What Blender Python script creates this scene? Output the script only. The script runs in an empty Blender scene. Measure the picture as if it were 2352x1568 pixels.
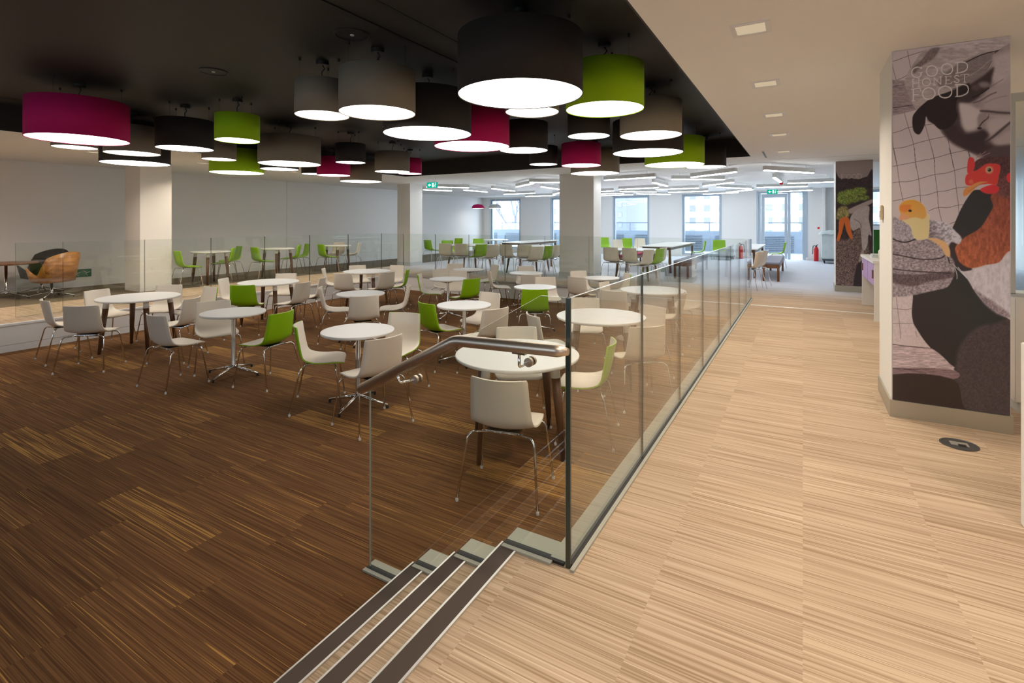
import bpy, bmesh, math, random
import numpy as np
from mathutils import Vector, Matrix
PI = math.pi
sc = bpy.context.scene
col = sc.collection

# ------------------------------------------------------------------ camera
# level shift lens: 18 mm, horizon above the middle of the frame
THETA = math.atan(668 / 1165.0)
cam_d = bpy.data.cameras.new('camera')
cam_d.sensor_width = 36.0
cam_d.lens = 36.0 * 1165 / 2352
cam_d.shift_y = -(784 - 510) / 2352
cam_d.clip_start = 0.05
cam_d.clip_end = 300
cam = bpy.data.objects.new('camera', cam_d)
col.objects.link(cam)
cam.location = (0, 0, 1.80)
cam.rotation_euler = (PI / 2, 0, THETA)
sc.camera = cam

# ------------------------------------------------------------------ world: flat overcast daylight
w = bpy.data.worlds.new('overcast_sky')
sc.world = w
w.use_nodes = True
bg = w.node_tree.nodes['Background']
bg.inputs['Color'].default_value = (0.78, 0.89, 1.0, 1)
bg.inputs['Strength'].default_value = 9.5

# ------------------------------------------------------------------ exposure
sc.view_settings.view_transform = 'Standard'
sc.view_settings.look = 'None'
sc.view_settings.exposure = 0.0
sc.view_settings.gamma = 1.0
sc.view_settings.use_curve_mapping = False
try:
    sc.cycles.use_denoising = True
    sc.cycles.max_bounces = 9
    sc.cycles.diffuse_bounces = 4
    sc.cycles.glossy_bounces = 4
    sc.cycles.transparent_max_bounces = 40
    sc.cycles.caustics_reflective = False
    sc.cycles.caustics_refractive = False
    sc.cycles.sample_clamp_indirect = 12.0
except Exception:
    pass
L_PENDANT = 5.5      # radiance of the pendants' diffusers
L_TUBE = 24.0         # radiance of the linear tube lights
W_DOWN = 14.0        # watts of each recessed downlight
WARM = (1.0, 0.84, 0.66)
FZ = 0.39            # upper floor level
CZ = 3.04            # white ceiling
BZ = 3.40            # black coffer
# daylight that enters through the far windows and the added fill windows: sky portals in the window openings
WINDOWS = [(-13.75, -12.05, 0.45, 2.93), (-10.35, -8.70, 0.45, 2.93), (-7.30, -5.74, 0.45, 2.93), (-4.33, -2.85, 0.45, 2.93),
           (2.05, 3.70, 1.66, 2.93), (3.7, 5.5, 1.0, 2.93)]
DOOR = (-1.50, 0.06, FZ, 2.98)
FARY = 21.8
FILL_WINDOWS = [(-7.2, -6.2, 1.3, 2.7), (-3.4, -2.4, 1.3, 2.7), (1.6, 2.6, 1.3, 2.7)]  # unseen windows added behind the camera to brighten the front
for (x0, x1, z0, z1, yy, rx) in [w_ + (FARY + 0.33, -PI / 2) for w_ in WINDOWS + [DOOR]] + [w_ + (-3.2, PI / 2) for w_ in FILL_WINDOWS]:
    ld = bpy.data.lights.new('daylight', 'AREA')
    ld.shape = 'RECTANGLE'; ld.size = x1 - x0; ld.size_y = z1 - z0
    ld.cycles.is_portal = True
    lo = bpy.data.objects.new('daylight', ld)
    lo.location = ((x0 + x1) / 2, yy, (z0 + z1) / 2)
    lo.rotation_euler = (rx, 0, 0)
    col.objects.link(lo)

# ------------------------------------------------------------------ materials
def srgb(r, g, b):
    f = lambda c: (c / 255 / 12.92) if c / 255 <= 0.04045 else ((c / 255 + 0.055) / 1.055) ** 2.4
    return (f(r), f(g), f(b), 1)

def mat(name, color, rough=0.6, metal=0.0, spec=0.5, bump=0.0, bscale=200, var=0.0, vscale=4.0):
    m = bpy.data.materials.new(name); m.use_nodes = True
    nt = m.node_tree; b = nt.nodes['Principled BSDF']
    b.inputs['Base Color'].default_value = color
    b.inputs['Roughness'].default_value = rough
    b.inputs['Metallic'].default_value = metal
    b.inputs['Specular IOR Level'].default_value = spec
    tc = nt.nodes.new('ShaderNodeTexCoord')
    if var:
        n = nt.nodes.new('ShaderNodeTexNoise'); n.inputs['Scale'].default_value = vscale
        mx = nt.nodes.new('ShaderNodeMix'); mx.data_type = 'RGBA'; mx.blend_type = 'MULTIPLY'
        mr = nt.nodes.new('ShaderNodeMapRange'); mr.inputs[3].default_value = 1 - var; mr.inputs[4].default_value = 1 + var
        nt.links.new(tc.outputs['Object'], n.inputs['Vector']); nt.links.new(n.outputs['Fac'], mr.inputs[0])
        mx.inputs[0].default_value = 1; mx.inputs[6].default_value = color
        nt.links.new(mr.outputs[0], mx.inputs[7]); nt.links.new(mx.outputs[2], b.inputs['Base Color'])
    if bump:
        n = nt.nodes.new('ShaderNodeTexNoise'); n.inputs['Scale'].default_value = bscale
        bp = nt.nodes.new('ShaderNodeBump'); bp.inputs['Strength'].default_value = bump
        nt.links.new(tc.outputs['Object'], n.inputs['Vector']); nt.links.new(n.outputs['Fac'], bp.inputs['Height'])
        nt.links.new(bp.outputs['Normal'], b.inputs['Normal'])
    return m

def emis(name, color, strength):
    m = bpy.data.materials.new(name); m.use_nodes = True
    nt = m.node_tree; nt.nodes.clear()
    o = nt.nodes.new('ShaderNodeOutputMaterial'); e = nt.nodes.new('ShaderNodeEmission')
    e.inputs['Color'].default_value = (*color[:3], 1); e.inputs['Strength'].default_value = strength
    nt.links.new(e.outputs[0], o.inputs[0])
    return m

def glass(name, tint, gloss=1.0):
    # architectural sheet glass: clear with a fresnel reflection
    m = bpy.data.materials.new(name); m.use_nodes = True
    nt = m.node_tree; nt.nodes.clear()
    o = nt.nodes.new('ShaderNodeOutputMaterial'); t = nt.nodes.new('ShaderNodeBsdfTransparent')
    g = nt.nodes.new('ShaderNodeBsdfGlossy'); mx = nt.nodes.new('ShaderNodeMixShader'); lw = nt.nodes.new('ShaderNodeLayerWeight'); lw.inputs['Blend'].default_value = 0.5
    pw = nt.nodes.new('ShaderNodeMath'); pw.operation = 'POWER'; pw.inputs[1].default_value = 5.0; nt.links.new(lw.outputs['Facing'], pw.inputs[0])
    fr = nt.nodes.new('ShaderNodeMath'); fr.operation = 'MULTIPLY_ADD'; fr.inputs[1].default_value = 0.95; fr.inputs[2].default_value = 0.042; nt.links.new(pw.outputs[0], fr.inputs[0])
    g.inputs['Roughness'].default_value = 0.0
    g.inputs['Color'].default_value = (gloss, gloss, gloss, 1)
    t.inputs['Color'].default_value = (*tint, 1)
    nt.links.new(fr.outputs[0], mx.inputs[0]); nt.links.new(t.outputs[0], mx.inputs[1]); nt.links.new(g.outputs[0], mx.inputs[2])
    nt.links.new(mx.outputs[0], o.inputs[0])
    return m

def carpet(name, base, dark, light, streak, tile=(1.0, 0.25), fine=115.0, amount=0.5, tilevar=0.12, grey=None, brick=1.0, fade=0.38):
    # striped planks: fine yarn lines run along X, every plank shifted and toned on its own
    m = bpy.data.materials.new(name); m.use_nodes = True
    nt = m.node_tree; N = nt.nodes; Lk = nt.links; b = N['Principled BSDF']
    b.inputs['Roughness'].default_value = 0.95; b.inputs['Specular IOR Level'].default_value = 0.15
    geo = N.new('ShaderNodeNewGeometry'); sp = N.new('ShaderNodeSeparateXYZ'); Lk.new(geo.outputs['Position'], sp.inputs[0])
    def mth(op, a, b_=None, c=None):
        n = N.new('ShaderNodeMath'); n.operation = op
        for k, v in enumerate((a, b_, c)):
            if v is None: continue
            if isinstance(v, (int, float)): n.inputs[k].default_value = v
            else: Lk.new(v, n.inputs[k])
        return n.outputs[0]
    row = mth('FLOOR', mth('DIVIDE', sp.outputs[1], tile[1]))
    wr = N.new('ShaderNodeTexWhiteNoise'); wr.noise_dimensions = '1D'; Lk.new(row, wr.inputs['W'])
    xs = mth('ADD', mth('DIVIDE', sp.outputs[0], tile[0]), mth('MULTIPLY', wr.outputs['Value'], brick))
    colm = mth('FLOOR', xs)
    tid = mth('ADD', mth('MULTIPLY', row, 13.37), mth('MULTIPLY', colm, 7.13))
    wt = N.new('ShaderNodeTexWhiteNoise'); wt.noise_dimensions = '1D'; Lk.new(tid, wt.inputs['W'])
    def stripes(sx, sy, seed):
        cx = N.new('ShaderNodeCombineXYZ')
        Lk.new(mth('ADD', mth('MULTIPLY', sp.outputs[0], sx), mth('MULTIPLY', wt.outputs['Value'], 37.0)), cx.inputs[0])
        Lk.new(mth('ADD', mth('MULTIPLY', sp.outputs[1], sy), seed), cx.inputs[1])
        Lk.new(mth('MULTIPLY', wt.outputs['Value'], 91.0), cx.inputs[2])
        n = N.new('ShaderNodeTexNoise'); n.inputs['Scale'].default_value = 1.0; n.inputs['Detail'].default_value = 1.0
        Lk.new(cx.outputs[0], n.inputs['Vector']); return n.outputs['Fac']
    s1 = stripes(0.9, fine, 0); s2 = stripes(1.6, fine * 0.42, 50); s3 = stripes(1.3, fine * 0.8, 90)
    r1 = N.new('ShaderNodeValToRGB'); r1.color_ramp.elements[0].position = 0.38; r1.color_ramp.elements[0].color = dark
    r1.color_ramp.elements[1].position = 0.62; r1.color_ramp.elements[1].color = light
    e = r1.color_ramp.elements.new(0.5); e.color = base
    Lk.new(mth('ADD', mth('MULTIPLY', s1, 0.6), mth('MULTIPLY', s2, 0.4)), r1.inputs[0])
    # bright streaks, dense on some planks only
    th_ = N.new('ShaderNodeMapRange'); Lk.new(mth('POWER', wt.outputs['Value'], 9.0), th_.inputs[0])
    th_.inputs[1].default_value = 0.0; th_.inputs[2].default_value = 1.0; th_.inputs[3].default_value = 0.675; th_.inputs[4].default_value = 0.675 - amount * 0.24
    pw = N.new('ShaderNodeMath'); pw.operation = 'SUBTRACT'; Lk.new(s3, pw.inputs[0]); Lk.new(th_.outputs[0], pw.inputs[1])
    st = N.new('ShaderNodeMapRange'); Lk.new(pw.outputs[0], st.inputs[0]); st.inputs[1].default_value = 0.0; st.inputs[2].default_value = 0.04
    mx = N.new('ShaderNodeMix'); mx.data_type = 'RGBA'; Lk.new(st.outputs[0], mx.inputs[0]); Lk.new(r1.outputs[0], mx.inputs[6]); mx.inputs[7].default_value = streak
    # plank tone
    tv = N.new('ShaderNodeMapRange'); Lk.new(wt.outputs['Value'], tv.inputs[0]); tv.inputs[3].default_value = 1 - tilevar; tv.inputs[4].default_value = 1 + tilevar
    m2 = N.new('ShaderNodeMix'); m2.data_type = 'RGBA'; m2.blend_type = 'MULTIPLY'; m2.inputs[0].default_value = 1
    Lk.new(mx.outputs[2], m2.inputs[6]); Lk.new(tv.outputs[0], m2.inputs[7])
    out = m2.outputs[2]
    if grey:   # turns blue-grey towards the far room, blended yarn by yarn over a few planks
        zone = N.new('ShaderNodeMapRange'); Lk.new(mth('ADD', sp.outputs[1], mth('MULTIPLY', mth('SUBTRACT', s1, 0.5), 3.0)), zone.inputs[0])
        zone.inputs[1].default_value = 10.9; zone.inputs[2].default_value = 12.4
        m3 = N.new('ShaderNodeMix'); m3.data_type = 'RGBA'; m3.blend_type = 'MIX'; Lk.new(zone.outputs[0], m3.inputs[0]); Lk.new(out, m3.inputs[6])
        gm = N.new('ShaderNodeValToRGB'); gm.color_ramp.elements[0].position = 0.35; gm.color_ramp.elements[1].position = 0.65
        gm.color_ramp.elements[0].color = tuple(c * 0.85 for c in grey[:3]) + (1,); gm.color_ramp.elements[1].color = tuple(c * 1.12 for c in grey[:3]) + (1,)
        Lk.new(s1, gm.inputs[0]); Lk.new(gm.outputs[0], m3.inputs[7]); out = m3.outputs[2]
    Lk.new(out, b.inputs['Base Color'])
    bp = N.new('ShaderNodeBump'); bp.inputs['Strength'].default_value = 0.25; bp.inputs['Distance'].default_value = 0.004
    Lk.new(s1, bp.inputs['Height']); Lk.new(bp.outputs[0], b.inputs['Normal'])
    return m

def wood(name, c1, c2, rough=0.4, scale=9.0, axis=2):
    m = bpy.data.materials.new(name); m.use_nodes = True
    nt = m.node_tree; b = nt.nodes['Principled BSDF']; b.inputs['Roughness'].default_value = rough
    tc = nt.nodes.new('ShaderNodeTexCoord'); mp = nt.nodes.new('ShaderNodeMapping')
    s = [scale * 3] * 3; s[axis] = scale * 0.25; mp.inputs['Scale'].default_value = s
    n = nt.nodes.new('ShaderNodeTexNoise'); n.inputs['Detail'].default_value = 5; n.inputs['Scale'].default_value = 1
    r = nt.nodes.new('ShaderNodeValToRGB'); r.color_ramp.elements[0].color = c1; r.color_ramp.elements[1].color = c2
    r.color_ramp.elements[0].position = 0.35; r.color_ramp.elements[1].position = 0.65
    nt.links.new(tc.outputs['Object'], mp.inputs[0]); nt.links.new(mp.outputs[0], n.inputs['Vector'])
    nt.links.new(n.outputs['Fac'], r.inputs[0]); nt.links.new(r.outputs[0], b.inputs['Base Color'])
    return m

def attr_mat(name, rough=0.55):
    m = bpy.data.materials.new(name); m.use_nodes = True
    nt = m.node_tree; b = nt.nodes['Principled BSDF']; b.inputs['Roughness'].default_value = rough
    b.inputs['Specular IOR Level'].default_value = 0.3
    a = nt.nodes.new('ShaderNodeAttribute'); a.attribute_name = 'print'
    nt.links.new(a.outputs['Color'], b.inputs['Base Color'])
    return m

M = {}
M['wall'] = mat('wall_paint', (0.83, 0.82, 0.80, 1), 0.85, bump=0.03, bscale=300)
M['column'] = mat('column_paint', (0.82, 0.80, 0.76, 1), 0.8, bump=0.03, bscale=300)
M['ceil'] = mat('ceiling_paint', (0.90, 0.895, 0.88, 1), 0.9, bump=0.02, bscale=300)
M['black'] = mat('black_ceiling_paint', (0.022, 0.019, 0.016, 1), 0.55, var=0.15, vscale=0.7)
M['blackmetal'] = mat('black_metal', (0.012, 0.011, 0.010, 1), 0.5)
M['dark_carpet'] = carpet('brown_stripe_carpet', srgb(108, 76, 48), srgb(88, 59, 36), srgb(126, 90, 56), srgb(170, 128, 70), amount=0.85, tilevar=0.10, fine=190)
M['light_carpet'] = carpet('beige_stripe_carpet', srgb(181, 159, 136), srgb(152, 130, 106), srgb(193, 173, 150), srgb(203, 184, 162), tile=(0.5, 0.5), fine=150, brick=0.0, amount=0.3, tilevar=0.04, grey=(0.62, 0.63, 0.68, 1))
M['slate_carpet'] = mat('slate_carpet', srgb(112, 100, 82), 0.95, var=0.1, vscale=60, bump=0.1)
M['plastic'] = mat('white_polypropylene', srgb(232, 222, 206), 0.42)
M['plastic_green'] = mat('lime_polypropylene', srgb(142, 190, 10), 0.4)
M['chrome'] = mat('chrome', (0.78, 0.78, 0.78, 1), 0.12, 1.0)
M['steel'] = mat('brushed_steel', (0.64, 0.55, 0.46, 1), 0.38, 1.0)
M['skirt'] = mat('satin_steel_skirting', (0.46, 0.44, 0.38, 1), 0.35, 0.6)
M['shoe'] = mat('satin_anodised_trim', (0.38, 0.38, 0.32, 1), 0.5, 0.1)
M['rubber'] = mat('black_rubber', (0.015, 0.015, 0.015, 1), 0.6)
M['nosing'] = mat('dark_nosing_strip', srgb(74, 62, 55), 0.8, bump=0.3, bscale=500, var=0.12, vscale=8)
M['alu'] = mat('aluminium_edge', (0.68, 0.66, 0.63, 1), 0.35, 0.7)
M['glide'] = mat('clear_glide', (0.75, 0.73, 0.70, 1), 0.3)
M['tabletop'] = mat('white_laminate', (0.84, 0.83, 0.81, 1), 0.3)
M['wood'] = wood('dark_stained_oak', srgb(112, 78, 52), srgb(84, 54, 34), 0.4)
M['walnut'] = wood('walnut', srgb(140, 92, 54), srgb(96, 58, 32), 0.4)
M['ply'] = wood('oiled_plywood', srgb(186, 128, 62), srgb(140, 88, 36), 0.35, 6, 0)
M['glass'] = glass('sheet_glass', (0.945, 0.965, 0.945))
M['glass_edge'] = mat('polished_glass_edge', (0.018, 0.03, 0.02, 1), 0.3, 0, 0.8)
M['glass_top'] = mat('glass_top_edge', (0.36, 0.43, 0.42, 1), 0.12, 0, 0.9)
M['pane'] = glass('window_glass', (0.93, 0.96, 0.98), 0.8)
M['shade_grey'] = mat('grey_fabric_shade', srgb(146, 136, 119), 0.9, bump=0.12, bscale=400)
M['shade_black'] = mat('black_fabric_shade', srgb(48, 42, 38), 0.85, bump=0.12, bscale=400)
M['shade_green'] = mat('lime_fabric_shade', srgb(166, 212, 0), 0.85, bump=0.12, bscale=400)
M['shade_magenta'] = mat('magenta_fabric_shade', srgb(205, 8, 100), 0.85, bump=0.12, bscale=400)
M['diffuser'] = emis('lit_opal_diffuser', (1.0, 0.93, 0.84), L_PENDANT)
M['tube'] = emis('lit_tube_diffuser', (0.93, 0.97, 1.0), L_TUBE)
M['fixture'] = mat('white_fixture_housing', (0.62, 0.63, 0.62, 1), 0.5)
M['halo'] = emis('lit_downlight', (1.0, 0.78, 0.52), 0.6)
M['frame'] = mat('grey_blue_window_frame', srgb(176, 190, 202), 0.45, 0.2)
M['white_metal'] = mat('white_painted_metal', (0.8, 0.8, 0.79, 1), 0.4)
M['exit_green'] = emis('lit_exit_green', (0.0, 0.42, 0.28), 1.1)
M['exit_white'] = emis('lit_exit_white', (0.75, 0.95, 0.95), 1.3)
M['sign_green'] = mat('green_sign', srgb(10, 110, 74), 0.4)
M['red'] = mat('red_paint', srgb(200, 20, 24), 0.35)
M['grey_seat'] = mat('grey_upholstery', srgb(150, 152, 166), 0.9)
M['magenta_seat'] = mat('magenta_upholstery', srgb(168, 20, 74), 0.85)
M['red_seat'] = mat('red_upholstery', srgb(200, 60, 50), 0.85)
M['dark_seat'] = mat('black_upholstery', srgb(40, 36, 34), 0.8)
M['lilac'] = mat('lilac_panel', srgb(178, 140, 198), 0.4)
M['green_wall'] = mat('green_wall_paint', srgb(34, 104, 26), 0.7)
M['parapet'] = mat('pale_blue_grey_cladding', (0.12, 0.15, 0.19, 1), 0.7)
M['louvre'] = mat('grey_louvre', (0.075, 0.095, 0.125, 1), 0.6)
M['facade'] = mat('pale_render', (0.30, 0.31, 0.32, 1), 0.9)
M['facade_grey'] = mat('glazed_facade', (0.09, 0.10, 0.16, 1), 0.4)
M['wingrey'] = mat('facade_window', (0.11, 0.115, 0.13, 1), 0.4)
M['bark'] = mat('bare_tree_bark', (0.10, 0.11, 0.14, 1), 0.9)
M['amber'] = mat('amber_liquid', srgb(214, 110, 20), 0.2)
M['bottle_dark'] = mat('dark_bottle', srgb(24, 30, 24), 0.15)
M['bottle_white'] = mat('white_plastic_tub', srgb(226, 222, 214), 0.4)
M['cloth'] = mat('pale_plastic_sheet', srgb(205, 214, 214), 0.5, var=0.12, vscale=6)
M['cap'] = mat('clear_leg_cap', (0.70, 0.68, 0.64, 1), 0.35)
M['brass'] = mat('beige_switch_plate', srgb(206, 186, 140), 0.4)

# ------------------------------------------------------------------ mesh helpers
def new_obj(name, bm, mats, parent=None, smooth=False, kind=None, loc=None):
    me = bpy.data.meshes.new(name)
    bmesh.ops.recalc_face_normals(bm, faces=bm.faces)
    bm.to_mesh(me); bm.free()
    if not isinstance(mats, (list, tuple)): mats = [mats]
    for m in mats: me.materials.append(m)
    if smooth:
        me.polygons.foreach_set('use_smooth', [True] * len(me.polygons))
    o = bpy.data.objects.new(name, me); col.objects.link(o)
    if parent: o.parent = parent
    if kind: o['kind'] = kind
    if loc: o.location = loc
    return o

def box(bm, x0, x1, y0, y1, z0, z1, mi=0, bevel=0.0):
    vs = [bm.verts.new(p) for p in ((x0, y0, z0), (x1, y0, z0), (x1, y1, z0), (x0, y1, z0), (x0, y0, z1), (x1, y0, z1), (x1, y1, z1), (x0, y1, z1))]
    fs = [bm.faces.new([vs[i] for i in f]) for f in ((0, 3, 2, 1), (4, 5, 6, 7), (0, 1, 5, 4), (1, 2, 6, 5), (2, 3, 7, 6), (3, 0, 4, 7))]
    for f in fs: f.material_index = mi
    if bevel:
        es = set(e for f in fs for e in f.edges)
        bmesh.ops.bevel(bm, geom=list(es), offset=bevel, segments=2, affect='EDGES')
    return fs

def lathe(bm, prof, seg=32, cx=0, cy=0, mi=0, cap0=True, cap1=True):
    rings = []
    for r, z in prof:
        rings.append([bm.verts.new((cx + r * math.cos(2 * PI * k / seg), cy + r * math.sin(2 * PI * k / seg), z)) for k in range(seg)])
    for a, b in zip(rings, rings[1:]):
        for k in range(seg):
            f = bm.faces.new((a[k], a[(k + 1) % seg], b[(k + 1) % seg], b[k])); f.material_index = mi
    if cap0: f = bm.faces.new(rings[0][::-1]); f.material_index = mi
    if cap1: f = bm.faces.new(rings[-1]); f.material_index = mi

def tube(bm, pts, rad, seg=8, mi=0):
    pts = [Vector(p) for p in pts]
    if isinstance(rad, (int, float)): rad = [rad] * len(pts)
    rings = []
    up = Vector((0, 0, 1))
    prev = None
    for i, p in enumerate(pts):
        t = (pts[min(i + 1, len(pts) - 1)] - pts[max(i - 1, 0)]).normalized()
        if prev is None:
            a = up if abs(t.z) < 0.9 else Vector((1, 0, 0))
            u = t.cross(a).normalized()
        else:
            u = (prev - t * prev.dot(t)).normalized()
        prev = u
        v = t.cross(u)
        rings.append([bm.verts.new(p + (u * math.cos(2 * PI * k / seg) + v * math.sin(2 * PI * k / seg)) * rad[i]) for k in range(seg)])
    for a, b in zip(rings, rings[1:]):
        for k in range(seg):
            f = bm.faces.new((a[k], a[(k + 1) % seg], b[(k + 1) % seg], b[k])); f.material_index = mi; f.smooth = True
    bm.faces.new(rings[0][::-1]).material_index = mi; bm.faces.new(rings[-1]).material_index = mi

def bend(pts, r=0.04, n=5):
    # round the inner corners of a polyline
    pts = [Vector(p) for p in pts]; out = [pts[0]]
    for i in range(1, len(pts) - 1):
        a, b, c = pts[i - 1], pts[i], pts[i + 1]
        d1 = (a - b); d2 = (c - b); rr = min(r, d1.length * 0.45, d2.length * 0.45)
        p1 = b + d1.normalized() * rr; p2 = b + d2.normalized() * rr
        for k in range(n + 1):
            t = k / n; out.append(p1 * (1 - t) ** 2 + b * 2 * t * (1 - t) + p2 * t * t)
    out.append(pts[-1]); return out

def empty(name, label=None, cat=None, loc=(0, 0, 0), rz=0, group=None):
    o = bpy.data.objects.new(name, None); col.objects.link(o)
    o.empty_display_size = 0.1
    o.location = loc; o.rotation_euler = (0, 0, rz)
    if label: o['label'] = label
    if cat: o['category'] = cat
    if group: o['group'] = group
    return o

def tag(o, label, cat, group=None):
    o['label'] = label; o['category'] = cat
    if group: o['group'] = group
    return o

def copy_tree(o, parent=None):
    kids = [c for c in KIDS.get(o.name, [])]
    c = o.copy(); col.objects.link(c)
    if parent: c.parent = parent
    for k in kids: copy_tree(k, c)
    return c
KIDS = {}
def register(root):
    # remember the children of a prototype, by name, so that copying needs no search
    for ch in bpy.data.objects:
        if ch.parent is not None:
            KIDS.setdefault(ch.parent.name, [])
            if ch not in KIDS[ch.parent.name]: KIDS[ch.parent.name].append(ch)

def structure(name, bm, m, smooth=False):
    return new_obj(name, bm, m, smooth=smooth, kind='structure')

BM = bmesh.new

# ------------------------------------------------------------------ measured places (metres)
LAMPS=[
(-7.29,2.61,0.95,2.755,'magenta'),
(-8.99,3.17,0.52,2.860,'grey'),
(-8.54,3.69,0.69,2.805,'grey'),
(-9.45,4.13,0.95,2.755,'black'),
(-7.36,3.81,0.69,2.805,'black'),
(-6.40,3.96,0.53,2.860,'green'),
(-8.58,4.99,0.52,2.860,'grey'),
(-9.53,5.89,0.95,2.755,'green'),
(-7.33,5.43,0.96,2.755,'grey'),
(-8.66,6.19,0.68,2.805,'black'),
(-9.38,7.56,0.53,2.860,'black'),
(-8.78,7.58,0.69,2.805,'magenta'),
(-7.00,6.42,0.52,2.860,'black'),
(-9.04,8.61,0.95,2.755,'grey'),
(-7.12,7.61,0.69,2.805,'grey'),
(-7.49,8.56,0.51,2.860,'magenta'),
(-4.16,3.45,0.52,2.860,'grey'),
(-3.41,3.45,0.69,2.805,'grey'),
(-3.54,4.33,0.95,2.755,'black'),
(-3.64,5.33,0.95,2.755,'magenta'),
(-1.85,3.35,0.94,2.755,'black'),
(-2.27,4.35,0.52,2.860,'grey'),
(-3.41,6.28,0.68,2.805,'black'),
(-4.15,8.40,0.52,2.860,'black'),
(-1.54,4.35,0.69,2.805,'green'),
(-2.30,5.92,0.52,2.860,'black'),
(-3.43,8.46,0.70,2.805,'magenta'),
(-3.55,9.47,0.95,2.755,'grey'),
(-1.54,5.93,0.70,2.805,'grey'),
(-1.87,7.04,0.95,2.755,'black'),
(-1.87,8.72,0.96,2.755,'green'),
(-1.54,9.83,0.69,2.805,'black'),
]
LOWER_CHAIRS=[
(-8.43,2.87,-7,'w','white chair outer left end of the leftmost wood-legged table, seen side-on'),
(-7.62,2.85,40,'w','white chair with its back to us at the front of the leftmost wood-legged table'),
(-8.83,3.50,-71,'w','white chair behind the left part of the leftmost wood-legged table, beside the raised ledge'),
(-8.61,4.13,-141,'w','white chair behind the right part of the leftmost wood-legged table, facing us'),
(-7.16,3.61,122,'w','white chair on the right of the leftmost wood-legged table, back turned half to us'),
(-6.06,3.03,3,'w','white chair left of the front-left pedestal table, seen from behind and side'),
(-6.26,3.61,-110,'w','white chair behind the front-left pedestal table, facing us'),
(-5.22,3.58,102,'g','green-backed chair at the right of the front-left pedestal table, back to us'),
(-7.84,5.02,36,'g','green-backed chair in front of the second left wood-legged table, back to us'),
(-7.89,4.26,-180,'g','white-fronted chair with a thin green edge, beside the leftmost wood-legged table'),
(-8.73,5.35,-55,'w','white chair at the left end of the second left wood-legged table'),
(-8.58,6.21,-141,'w','white chair behind the second left wood-legged table, facing us'),
(-7.39,5.54,102,'w','white chair front right of the second left wood-legged table, grey back to us'),
(-6.23,5.41,-41,'w','white chair at the left side of the middle pedestal table, in profile facing right'),
(-5.32,5.09,54,'w','white chair in front of the middle pedestal table, back to us'),
(-5.57,6.01,133,'w','white chair at the right side of the middle pedestal table, in profile facing left'),
(-8.78,7.58,-45,'w','white chair at the left end of the farthest left wood-legged table, facing right'),
(-7.70,6.14,125,'w','white chair standing askew between the second and third left wood-legged tables'),
(-7.86,7.13,20,'w','white chair front left of the farthest left wood-legged table, back to us'),
(-7.41,7.60,79,'w','white chair front right of the farthest left wood-legged table, back to us'),
(-8.77,8.31,-118,'w','white chair behind the farthest left wood-legged table, facing us'),
(-8.12,8.67,-172,'w','white chair at the back right of the farthest left wood-legged table, facing left'),
(-7.42,8.09,126,'g','green-backed chair right end of the farthest left wood-legged table, edge-on'),
(-6.19,7.64,-60,'g','white-fronted chair with green underside left of the back-row left pedestal table'),
(-5.27,7.49,74,'g','green-backed chair at the front right of the back-row left pedestal table'),
(-6.51,8.54,-112,'w','white chair behind the back-row left pedestal table, left one of two'),
(-6.07,8.32,-154,'w','white chair behind the back-row left pedestal table, right one of two'),
(-7.12,9.72,-144,'w','white chair behind the farthest left pedestal table, close to the far glass'),
(-5.47,9.00,-52,'w','white chair in profile facing right between the two farthest pedestal tables'),
(-6.32,9.89,147,'g','white-fronted chair with a green edge at the right of the farthest left pedestal table'),
(-5.36,9.97,-152,'w','white chair behind the farthest middle pedestal table, only its top showing'),
(-4.59,8.73,31,'w','white chair in front of the farthest middle pedestal table, back to us'),
(-3.94,8.14,-142,'w','white chair behind the back-row middle pedestal table, facing us'),
(-3.55,6.89,27,'g','green-backed chair in front of the back-row middle pedestal table, full back to us'),
(-3.83,9.55,-128,'w','white chair at the back left of the pedestal table by the middle column'),
(-3.56,8.82,-9,'w','white chair front left of the pedestal table by the middle column, back to us'),
(-2.67,8.05,-95,'w','white chair behind the glass, at the left of the farthest wood-legged table there'),
(-3.87,5.88,172,'w','white chair back right of the pedestal table above the handrail bend, facing left'),
(-3.27,5.08,69,'w','white chair front right of the pedestal table above the handrail bend, grey-backed'),
(-3.99,5.11,-18,'g','green-backed chair at the left of the pedestal table above the handrail bend'),
(-4.14,3.41,-45,'g','white-fronted chair with green underside at the left of the nearest pedestal table'),
(-3.35,3.32,77,'w','white chair at the front right of the nearest pedestal table, grey back to us'),
(-3.75,4.06,-166,'g','white-fronted chair with green edge behind the nearest pedestal table'),
(-1.73,2.96,13,'w','white chair nearest of all in front of the table by the handrail'),
(-2.25,4.04,-146,'w','white chair directly behind the table by the handrail, facing us'),
(-2.41,5.03,-42,'w','white chair at the left of the second wood-legged table past the glass corner'),
(-1.59,4.04,104,'g','white-fronted chair with lime edge behind the glass, in profile facing left'),
(-2.41,6.08,-156,'w','white chair behind the glass, at the back of the second wood-legged table, facing us'),
(-1.63,5.88,154,'w','white chair behind the glass, at the back right of the second wood-legged table'),
(-1.43,5.03,43,'w','white chair behind the glass, at the front right of the second wood-legged table'),
(-1.64,8.42,160,'w','white chair behind the glass, at the back right of the farthest wood-legged table'),
(-1.66,7.36,91,'w','white chair behind the glass, at the right side of the farthest wood-legged table'),
(-2.41,7.35,4,'w','white chair behind the glass, at the front left of the farthest wood-legged table'),
(-3.11,9.56,127,'g','white-fronted chair with green edge behind the farthest wood-legged table beyond the glass'),
]
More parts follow.
